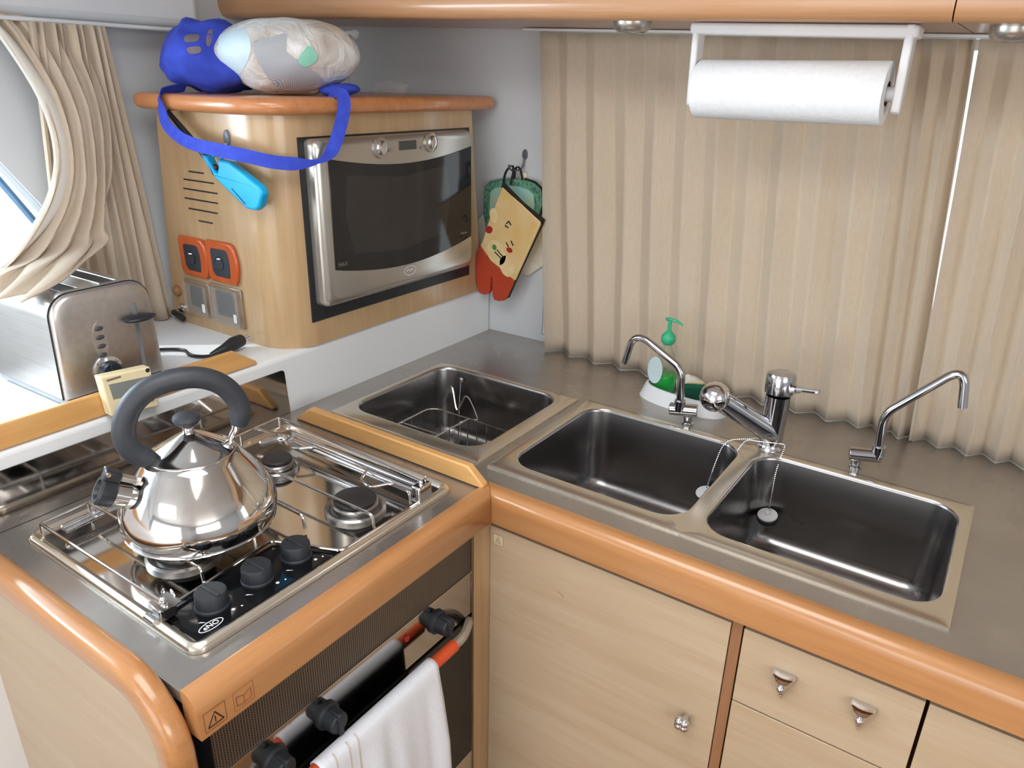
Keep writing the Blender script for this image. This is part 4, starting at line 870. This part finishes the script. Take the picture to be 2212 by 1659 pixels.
link('seam_line', MB().tube([(-0.628, -0.0336, 0.484), (-0.589, -0.0336, 0.457)], 0.0008, 6), black_pl, t)

# ================================================================== BAGS ON TOP OF THE CABINET
def lump(c, r, seed, amp, fq, n=48, m=30, flat=None, q=None):
    mb = MB().ball(c, r, n, m, q)
    for v in mb.v:
        d = noise.noise_vector((v*fq) + Vector((seed, 0, 0)))
        e = noise.noise((v*fq*2.3) + Vector((0, seed, 0)))
        v += Vector(d)*amp + (v - Vector(c)).normalized()*e*amp*0.5
        if flat is not None and v.z < flat: v.z = flat + (v.z-flat)*0.02
    return mb
SL = 0.6612
t = thing('tote_bag', 'royal blue fabric bag with faint gold print lying on the cabinet top, strap hanging down', 'bag', (-0.84, 0.10, 0.66))
tote_mb = lump((-0.795, 0.085, 0.731), (0.118, 0.118, 0.074), 3.1, 0.021, 11, flat=SL)
link('bag_body', tote_mb, blue_cloth, t, sharp=80)
link('bag_side', lump((-0.570, 0.225, 0.672), (0.045, 0.045, 0.014), 5.1, 0.006, 9, flat=SL), blue_cloth, t, sharp=80)
sp_ = [(-0.835, 0.03, 0.672), (-0.832, -0.020, 0.664), (-0.826, -0.040, 0.655), (-0.817, -0.044, 0.625), (-0.800, -0.048, 0.598), (-0.75, -0.052, 0.5755), (-0.70, -0.053, 0.5655), (-0.65, -0.055, 0.5620), (-0.60, -0.052, 0.5580), (-0.56, -0.037, 0.5520), (-0.52, -0.012, 0.5430), (-0.495, 0.028, 0.5380), (-0.480, 0.070, 0.5410), (-0.475, 0.100, 0.5580), (-0.474, 0.120, 0.5870), (-0.484, 0.150, 0.632), (-0.494, 0.162, 0.6600), (-0.512, 0.166, 0.6680), (-0.560, 0.185, 0.6660)]
pth_ = smooth_path(sp_, 5); sides = []
for i, p in enumerate(pth_):
    tt = (pth_[min(i+1, len(pth_)-1)] - pth_[max(i-1, 0)]).normalized(); f = i/(len(pth_)-1)
    nrm = Vector((0.15, -1, 0.15)) if f < 0.5 else Vector((1, -0.35, 0.1)) 
    if f < 0.14: nrm = Vector((-0.55, -0.65, 0.5))
    if f > 0.68: nrm = Vector((0.75, -0.65, 0.2))
    sd_ = tt.cross(nrm.normalized()).normalized()
    if sides and sd_.dot(sides[-1]) < 0: sd_ = -sd_
    sides.append(sd_ if not sides else (sd_*0.4 + sides[-1]*0.6).normalized())
ww = [0.026 - 0.018*max(0, 1 - abs((i/(len(pth_)-1)) - 0.665)/0.06) for i in range(len(pth_))]
link('shoulder_strap', MB().ribbon(pth_, sides, ww, 0.0018), blue_cloth, t)
from mathutils.bvhtree import BVHTree
def drape(src, pts, name, m, par, off=0.0012, rings=7, view=Vector((-1.37, 1.14, -0.01)), bulge=0.0, sub=4):
    """patch that lies on the surface of the mesh src; pts: its outline seen from the cabin side"""
    tree = BVHTree.FromPolygons([tuple(v) for v in src.v], [tuple(f) for f in src.f]); vd = view.normalized()
    o = []
    P = [Vector(p) for p in pts]; n = len(P)
    for i in range(n):
        p0, p1, p2, p3 = P[i-1], P[i], P[(i+1) % n], P[(i+2) % n]
        for k in range(sub):
            s = k/sub; o.append(0.5*((2*p1) + (p2-p0)*s + (2*p0-5*p1+4*p2-p3)*s*s + (-p0+3*p1-3*p2+p3)*s**3))
    c = sum(o, Vector())/len(o); R = []
    for r in range(rings):
        s = max(0.03, 1 - r/(rings-1)); ring = []
        for p in o:
            q = c + (p-c)*s; hit, nn, _, _ = tree.ray_cast(q - vd*0.5, vd)
            if hit is None: hit, nn, _, _ = tree.find_nearest(q)
            ring.append(hit + (-vd)*(off + bulge*(1-s*s)))
        R.append(ring)
    return link(name, MB().loft(R), m, par, sharp=80)
for pp in ([(-0.8241,0.05,0.7685),(-0.7847,0.05,0.7716),(-0.7875,0.05,0.7593),(-0.8222,0.05,0.756)], [(-0.8198,0.05,0.7452),(-0.7835,0.05,0.7487),(-0.7827,0.05,0.7381),(-0.8125,0.05,0.7345)], [(-0.7573,0.05,0.7800),(-0.7430,0.05,0.7810),(-0.7530,0.05,0.7521),(-0.7640,0.05,0.7539)]):
    drape(tote_mb, pp, 'gold_print', gold_ink, t, 0.0015, 4)
t = thing('carrier_bag', 'crumpled white plastic bag with mesh panel and mint patch on the cabinet top', 'bag', (-0.64, 0.20, 0.66))
qb = Matrix.Rotation(0.85, 3, 'Z').to_quaternion()
film_mb = lump((-0.660, 0.165, 0.737), (0.150, 0.104, 0.078), 9.4, 0.013, 8, 64, 40, SL, qb)
link('film', film_mb, bag_m, t, sharp=80)
drape(film_mb, [(-0.6809,0.1,0.7575),(-0.6279,0.1,0.7692),(-0.5775,0.1,0.7771),(-0.5913,0.1,0.7485),(-0.5304,0.1,0.7199),(-0.4714,0.1,0.6894),(-0.5429,0.1,0.6743),(-0.6177,0.1,0.6752),(-0.666,0.1,0.7135)], 'mesh_panel', mesh_net, t)
drape(film_mb, [(-0.7761,0.1,0.7813),(-0.7196,0.1,0.7936),(-0.689,0.1,0.754),(-0.7197,0.1,0.7094),(-0.7703,0.1,0.6904),(-0.7933,0.1,0.7362)], 'pale_blue_paper', pale_blue, t)
drape(film_mb, [(-0.5416,0.1,0.7383),(-0.5266,0.1,0.75),(-0.5125,0.1,0.7566),(-0.4978,0.1,0.7466),(-0.4903,0.1,0.7326),(-0.5142,0.1,0.72),(-0.5348,0.1,0.7173),(-0.5514,0.1,0.7256)], 'mint_paper', mint, t, 0.0030)
mb = MB().tube(smooth_path([(-0.60, 0.20, 0.765), (-0.565, 0.225, 0.778), (-0.545, 0.238, 0.786), (-0.530, 0.246, 0.780)], 5), [0.012]*4 + [0.008]*4 + [0.004]*4 + [0.009]*4, 9)
link('knotted_corner', mb, clear_film, t)
mb = MB()
mb.ball((-0.628, 0.45, 0.672), (0.045, 0.03, 0.020), 26, 16)
for v in mb.v:
    v += Vector(noise.noise_vector(v*38))*0.022
    v.z = max(v.z, SL)
one('cling_film', mb, clear_film, 'scrap of crumpled clear plastic lying on the right end of the cabinet top', 'plastic scrap', base=(-0.628, 0.45, 0.66))

# ================================================================== OVERHEAD CABINET
fascia_m = wood('fascia_wood', srgb(198, 152, 114), srgb(182, 134, 94), (2.5, 50, 50), 0.3, 0.4)
t = thing('overhead_cabinet', 'long beech-fronted overhead cabinet running above the window at the top edge', 'cabinet', (-0.1, 0.35, 0.8075))
pf = [(0.752, 0.8125), (0.372, 0.8115), (0.360, 0.8085), (0.350, 0.8075), (0.340, 0.812), (0.334, 0.822), (0.332, 0.836), (0.335, 0.866), (0.345, 0.885), (0.40, 0.890), (0.752, 0.890)]
beam = MB().loft([[(x, y, z) for y, z in pf] for x in (-1.155, 0.565)]); link('fascia', beam, fascia_m, t, sharp=50)
beam = MB().loft([[(x, y, z) for y, z in pf] for x in (0.567, 1.60)]); link('fascia', beam, fascia_m, t, sharp=50)
t.rotation_euler = (0, 0.026, 0)
for k in range(4): link('door', MB().box((-1.10 + 0.66*k, 0.372, 0.892), (-0.445 + 0.66*k, 0.392, 1.146)), birch_x, t, bevel=0.002)
link('carcass', MB().box((-1.15, 0.394, 0.891), (1.60, 0.750, 1.147)), birch_x, t)
for x, y, lab in ((0.028, 0.352+0.055, 'left chrome-ringed downlight under the overhead cabinet, near the blind end of the window'), (0.638, 0.50, 'chrome-ringed downlight under the overhead cabinet at the right border')):
    t = thing('downlight', ('round chrome downlight under the overhead cabinet left of the paper towel holder' if x < 0.3 else 'round chrome downlight under the overhead cabinet at the far right edge'), 'light', (x, y, 0.80), 'cabinet downlights')
    link('ring', MB().lathe([(0.036, 0.004), (0.036, -0.006), (0.033, -0.014), (0.026, -0.019), (0.023, -0.015)], (x, y, 0.8105 - 0.026*(x+0.1)), n=36, cap=False), silver, t)
    link('lens', MB().lathe([(0.0245, -0.014), (0.015, -0.018), (0.0, -0.019)], (x, y, 0.8105 - 0.026*(x+0.1)), n=28, cap=False), white_pl, t)

# paper towel holder
t = thing('paper_towel_holder', 'white plastic wall bracket holding the kitchen roll under the overhead cabinet', 'holder', (0.32, 0.45, 0.66))
link('top_bar', MB().loft([[(x, y, z+d) for y, z in ((0.425, 0.0), (0.480, 0.0), (0.480, 0.020), (0.425, 0.020))] for x, d in ((0.134, 0.7850), (0.514, 0.7745))]), white_pl, t, bevel=0.006, seg=3)
link('arm', MB().loft([[(x, 0.425, 0.795), (x, 0.462, 0.795), (x, 0.458, 0.70), (x, 0.452, 0.667), (x, 0.440, 0.660), (x, 0.430, 0.665), (x, 0.427, 0.70)] for x in (0.140, 0.152)]), white_pl, t, bevel=0.003)
link('arm', MB().loft([[(x, 0.425, 0.795), (x, 0.462, 0.795), (x, 0.458, 0.70), (x, 0.452, 0.667), (x, 0.440, 0.660), (x, 0.430, 0.665), (x, 0.427, 0.70)] for x in (0.494, 0.508)]), white_pl, t, bevel=0.003)
link('spindle', MB().cyl((0.150, 0.446, 0.692), (0.496, 0.446, 0.692), 0.012, 16), white_pl, t)
t = thing('kitchen_roll', 'thick roll of white kitchen paper hanging in its bracket before the curtain', 'paper towel', (0.32, 0.446, 0.64))
rc = (0.446, 0.6925)
link('paper', MB().lathe([(0.020, 0.0), (0.049, 0.0), (0.0505, 0.002), (0.0505, 0.324), (0.049, 0.326), (0.020, 0.326)], (0.1565, *rc), (1, 0, 0), 64, cap=False), paper, t, sharp=50)
link('core', MB().lathe([(0.0195, 0.001), (0.021, 0.001), (0.021, 0.325), (0.0195, 0.325)], (0.1565, *rc), (1, 0, 0), 32, cap=False), brown_wood, t)
link('loose_sheet', MB().prism([(0.446-0.0509*math.sin(a), 0.6925-0.0509*math.cos(a)) for a in [PI*0.5*k/10 for k in range(11)]] + [(0.446-0.0500*math.sin(a), 0.6925-0.0500*math.cos(a)) for a in [PI*0.5*(10-k)/10 for k in range(11)]], 0.1575, 0.482, 'yz'), paper, t)

# ================================================================== CURTAINS
def pleats(x0, x1, pitch, yf, yb, ztop_, zbot, dens=None, x0b=None, x1b=None, hem=0.0):
    xs_ = [x0]; 
    while xs_[-1] < x1 - 0.004:
        p = pitch(xs_[-1]) if callable(pitch) else pitch
        xs_.append(xs_[-1] + p*(0.5 + random.uniform(-0.04, 0.04)))
    xs_[-1] = x1
    rows = []; nz = 26
    for j in range(nz+1):
        f = j/nz; row = []
        for i, x in enumerate(xs_):
            g = (x-x0)/(x1-x0); zt = ztop_ - 0.026*(x+0.1); z = zt + (zbot-zt)*f
            xx = x + (((x0b if x0b is not None else x0) - x0)*(1-g) + ((x1b if x1b is not None else x1) - x1)*g)*f
            amp = 0.55 + 0.45*min(1, f*2.2)
            yy = (yf if i % 2 == 0 else yb) if True else 0
            mid = (yf+yb)/2; yy = mid + (yy-mid)*amp*(1 + 0.15*math.sin(i*1.7))
            yy += 0.003*math.sin(6*f + i*0.9); xx += 0.002*math.sin(4.2*f + i*2.1)*math.sin(PI*f)
            row.append(Vector((xx, yy, z + (hem*math.sin(i*1.3) if j == nz else 0))))
        # round every fold a little
        out = []
        for i, p in enumerate(row):
            if 0 < i < len(row)-1:
                a, b = row[i-1], row[i+1]; rr = 0.12
                q0 = p + (a-p)*rr; q1 = p + (b-p)*rr
                out += [q0, (q0+q1+2*p)/4, q1]
            else: out.append(p)
        rows.append(out)
    return MB().loft(rows, False)
def pitchA(x):
    if x < 0.05: return 0.080
    if x < 0.35: return 0.074
    if x < 0.46: return 0.066
    return 0.042
mb = pleats(-0.358, 0.570, pitchA, 0.681, 0.716, 0.804, 0.0025, x0b=-0.302, x1b=0.628)
one('pleated_curtain', mb, curtain_m, 'wide beige pleated curtain behind the taps and kitchen roll, left of the bright slit', 'curtain', base=(0.12, 0.70, 0.003), solid=0.0016, sharp=55)
mb = pleats(0.578, 1.42, lambda x: 0.056 if x > 0.63 else 0.060, 0.678, 0.712, 0.804, 0.0025, x0b=0.622, x1b=1.42)
one('pleated_curtain', mb, curtain_m, 'beige pleated curtain at the right edge, hanging right of the bright slit', 'curtain', base=(1.0, 0.70, 0.003), solid=0.0016, sharp=55)
one('curtain_track', MB().box((-0.40, 0.672, 0.8045), (1.45, 0.722, 0.8110), Matrix.Rotation(0.026, 3, 'Y'), (-0.1, 0.7, 0.808)), white_pl, 'white curtain track along the top of the big window', 'curtain rail', bevel=0.002)
# gathered curtain at the side window
one('curtain_track', MB().box((-1.012, -1.6, 0.786), (-0.970, 0.200, 0.7945)), lining, 'slim grey curtain track above the small gathered side curtain', 'curtain rail', bevel=0.002)
rows = []
for j in range(15):
    f = j/14; z = 0.786 + (0.138-0.786)*f; row = []
    y0, y1 = -0.205 - 0.06*f, -0.052 + 0.050*f
    for k in range(73):
        g = k/72; ph = g*2*PI*8.0
        row.append(Vector((-0.972 + 0.006*(1-f) + 0.010*math.sin(ph) + 0.003*math.sin(ph*2.3+1), y0 + (y1-y0)*g + 0.004*math.sin(ph*0.5+3*f), z)))
    rows.append(row)
bc_ = one('gathered_curtain', MB().loft(rows, False), curtain_m, 'straight beige curtain between the toaster and the corner cabinet, falling to the shelf', 'curtain', base=(-0.97, -0.16, 0.138), solid=0.0014, sharp=60)
CR = [((-0.985, -0.2888, 0.8041), (-0.985, -0.1154, 0.789)), ((-0.975, -0.2565, 0.7558), (-0.975, -0.0946, 0.7291)), ((-0.95, -0.2202, 0.6448), (-0.95, -0.0915, 0.6209)), ((-0.92, -0.2258, 0.5458), (-0.92, -0.1224, 0.5017)), ((-0.885, -0.2694, 0.4717), (-0.885, -0.1589, 0.4316)), ((-0.84, -0.3416, 0.4102), (-0.84, -0.1938, 0.3982)), ((-0.8, -0.4163, 0.3672), (-0.8, -0.2207, 0.3818)), ((-0.7853, -0.47, 0.3544), (-0.6934, -0.3354, 0.36)), ((-0.7898, -0.5, 0.3098), (-0.6236, -0.447, 0.3435))]
rows = []
P0 = smooth_path([a for a, b in CR], 5); P1 = smooth_path([b for a, b in CR], 5)
for j, (a, b) in enumerate(zip(P0, P1)):
    f = j/(len(P0)-1); row = []; d = b-a; nr = Vector((d.y, -d.x, 0)).normalized()
    amp = 0.009 if f < 0.45 else 0.009 + 0.012*(f-0.45)/0.55
    for k in range(61):
        g = k/60; ph = g*2*PI*(5.0 - 2.6*max(0, f-0.35)) + 1.4*math.sin(f*3)
        p = a + d*g + nr*(amp*math.sin(ph) + 0.004*math.sin(ph*2.1+f*7) + 0.016*math.sin(PI*g)*math.sin(PI*min(1, f*1.1))) + Vector((0, 0, 0.012*math.sin(PI*g)*(1 if f > 0.6 else 0)*(f-0.6)*2.5))
        row.append(p)
    rows.append(row)
gc = one('gathered_curtain', MB().loft(rows, False), curtain_m, 'beige curtain pulled aside from the side window, its gathered end draped over the toaster', 'curtain', base=(-0.87, -0.3, 0.35), solid=0.0016, sharp=70)
rows = []
for j, a in enumerate(P0):
    f = j/(len(P0)-1)
    if f > 0.75: break
    b = P1[j]; d = (b-a); nr = Vector((d.y, -d.x, 0)).normalized(); o_ = a - d.normalized()*0.004
    w_ = 0.012 + 0.026*math.sin(PI*f/0.75); rows.append([o_ + d.normalized()*w_*k_/5 + nr*(0.003 + 0.012*math.sin(PI*k_/5)*0.6 + 0.004*k_/5) for k_ in range(6)])
link('light_edge', MB().loft(rows, False), curtain_w, gc, solid=0.0012, sharp=70)

# ================================================================== OVEN MITTS AND POT HOLDER ON THEIR HOOK
one('hook', MB().loft([[(-0.4315 + 0.008*s*math.cos(a), y, 0.5155 + 0.014*s*math.sin(a)) for a in [2*PI*k/24 for k in range(24)]] for y, s in ((0.7518, 1), (0.747, 0.95), (0.744, 0.7))]).tube(smooth_path([(-0.4315, 0.746, 0.505), (-0.4315, 0.742, 0.488), (-0.4315, 0.726, 0.478), (-0.4300, 0.690, 0.479), (-0.4290, 0.674, 0.486), (-0.4290, 0.670, 0.495)], 5), 0.0026, 8),
    noisy('hook_dark', srgb(96, 98, 106), srgb(86, 88, 96), (9, 9, 9), rough=0.3), 'small dark hook on the white wall from which the oven mitts hang', 'hook', base=(-0.4315, 0.74, 0.48))
def quilt(pts, y0, y1, name, m, parent=None, bev=0.005):
    return link(name, MB().prism(pts, y0, y1, 'xz'), m, parent, bevel=bev, seg=3)
t = thing('oven_mitt', 'white oven mitt hanging hindmost on the wall hook, only its sides showing', 'oven mitt', (-0.45, 0.74, 0.19))
wp = [(-0.452 + (x_+0.452)*1.10, 0.275 + (z_-0.275)*1.06) for x_, z_ in [(-0.5729, 0.3187), (-0.556, 0.3386), (-0.5045, 0.3562), (-0.45, 0.385), (-0.4385, 0.46), (-0.4245, 0.46), (-0.4123, 0.3664), (-0.3424, 0.329), (-0.3292, 0.2965), (-0.3359, 0.2579), (-0.3656, 0.2271), (-0.4068, 0.1937), (-0.5022, 0.2065), (-0.544, 0.2343), (-0.5708, 0.2552), (-0.5786, 0.2878)]]
quilt(wp, 0.7355, 0.7500, 'padded_body', mitt_w, t)
t = thing('pot_holder', 'square green and pale blue patterned pot holder hanging behind the mitt with the face', 'pot holder', (-0.45, 0.73, 0.27))
gp = [(-0.5455, 0.4245), (-0.5274, 0.4405), (-0.4952, 0.4483), (-0.4565, 0.4544), (-0.4151, 0.4544), (-0.381, 0.4477), (-0.3587, 0.4333), (-0.3537, 0.3952), (-0.3641, 0.3604), (-0.4315, 0.3064), (-0.4921, 0.2688), (-0.5219, 0.2799), (-0.5388, 0.2958), (-0.5505, 0.3511)]
quilt(gp, 0.7205, 0.7340, 'padded_square', mitt_g, t)
ctr = (-0.452, 0.37)
bp = [(ctr[0] + (x-ctr[0])*0.76, ctr[1] + (z-ctr[1])*0.76) for x, z in gp]
quilt(bp, 0.7190, 0.7210, 'printed_centre', mitt_b, t, 0.0008)
link('border', MB().tube([(x, 0.7275, z) for x, z in gp[4:9]], 0.0045, 8), trim_blk, t)
link('hanging_loop', MB().ribbon(smooth_path([(-0.447, 0.723, 0.452), (-0.441, 0.720, 0.478), (-0.4315, 0.716, 0.487), (-0.424, 0.720, 0.476), (-0.420, 0.723, 0.452)], 5), (0, 1, 0), 0.009, 0.0015), trim_blk, t)
t = thing('oven_mitt', 'yellow and red oven mitt with a printed laughing face hanging foremost on the wall hook', 'oven mitt', (-0.44, 0.71, 0.12))
yel = [(-0.4578, 0.4353), (-0.3302, 0.3559), (-0.4085, 0.1878), (-0.4118, 0.1838), (-0.4951, 0.229), (-0.5311, 0.2666), (-0.5219, 0.2829), (-0.5041, 0.3328)]
red = [(-0.5311, 0.2666), (-0.4951, 0.229), (-0.4118, 0.1838), (-0.434, 0.1339), (-0.447, 0.1225), (-0.4632, 0.1178), (-0.4790, 0.1190), (-0.4840, 0.1280), (-0.4862, 0.1468), (-0.4880, 0.1840), (-0.4912, 0.1840), (-0.4936, 0.1450), (-0.5010, 0.1330), (-0.5124, 0.1282), (-0.5316, 0.1297), (-0.5390, 0.1450), (-0.5434, 0.1689), (-0.5438, 0.2157), (-0.5400, 0.2450)]
quilt(yel, 0.7005, 0.7170, 'padded_cuff', mitt_y, t); quilt(red, 0.7010, 0.7168, 'padded_hand', mitt_r, t)
link('cuff_piping', MB().tube([(-0.4590, 0.7085, 0.4365), (-0.3950, 0.7085, 0.3910), (-0.3290, 0.7085, 0.3545)], 0.0085, 10, flat=0.8), trim_blk, t)
link('side_piping', MB().tube([(-0.3295, 0.7085, 0.3530), (-0.4110, 0.7085, 0.1835), (-0.4340, 0.7085, 0.1330)], 0.0032, 8), trim_blk, t)
link('hanging_loop', MB().ribbon(smooth_path([(-0.457, 0.707, 0.438), (-0.452, 0.708, 0.468), (-0.4375, 0.712, 0.4885), (-0.4290, 0.712, 0.478), (-0.436, 0.710, 0.440)], 5), (0, 1, 0), 0.010, 0.0015), trim_blk, t)
def blob(x, z, a, b, rot, m, nm):
    o = [(x + a*math.cos(q)*math.cos(rot) - b*math.sin(q)*math.sin(rot), z + a*math.cos(q)*math.sin(rot) + b*math.sin(q)*math.cos(rot)) for q in [2*PI*k/20 for k in range(20)]]
    return link(nm, MB().prism(o, 0.7000, 0.7012, 'xz'), m, t)
blob(-0.472, 0.255, 0.030, 0.036, 0.6, skin_beige, 'printed_cheek'); blob(-0.436, 0.222, 0.024, 0.030, 0.4, skin_beige, 'printed_cheek'); blob(-0.482, 0.355, 0.014, 0.020, 0.2, skin_beige, 'printed_cheek')
def dab(x, z, a, b, rot, m, nm):
    o = [(x + a*math.cos(q)*math.cos(rot) - b*math.sin(q)*math.sin(rot), z + a*math.cos(q)*math.sin(rot) + b*math.sin(q)*math.cos(rot)) for q in [2*PI*k/16 for k in range(16)]]
    return link(nm, MB().prism(o, 0.6992, 0.7004, 'xz'), m, t)
dab(-0.4285, 0.2685, 0.010, 0.007, -0.3, red_print, 'printed_mouth'); dab(-0.4980, 0.3150, 0.012, 0.010, 0.3, red_print, 'printed_flower'); dab(-0.4790, 0.2690, 0.007, 0.008, 0.5, green_print, 'printed_leaf')
mb = MB()
for (a, b, c, d_) in ((-0.4405, 0.3372, -0.4330, 0.3460), (-0.4330, 0.3460, -0.4250, 0.3360), (-0.4240, 0.2941, -0.4166, 0.2819), (-0.4400, 0.2880, -0.4320, 0.2770), (-0.4780, 0.2570, -0.4520, 0.2390), (-0.4700, 0.2630, -0.4460, 0.2440), (-0.4450, 0.3330, -0.4330, 0.3280)):
    mb.tube([(a, 0.6998, b), (c, 0.6998, d_)], 0.0017, 6)
link('printed_lines', mb, trim_blk, t)

t.location += Vector((0.010, -0.034, 0.004))

# ------------------------------------------------------------------ lift everything from worktop-relative to floor-relative heights
for o in list(S.objects):
    if o.parent is None and o.type in ('MESH', 'EMPTY'):
        o.location.z += H
    if '_loc' in o: del o['_loc']
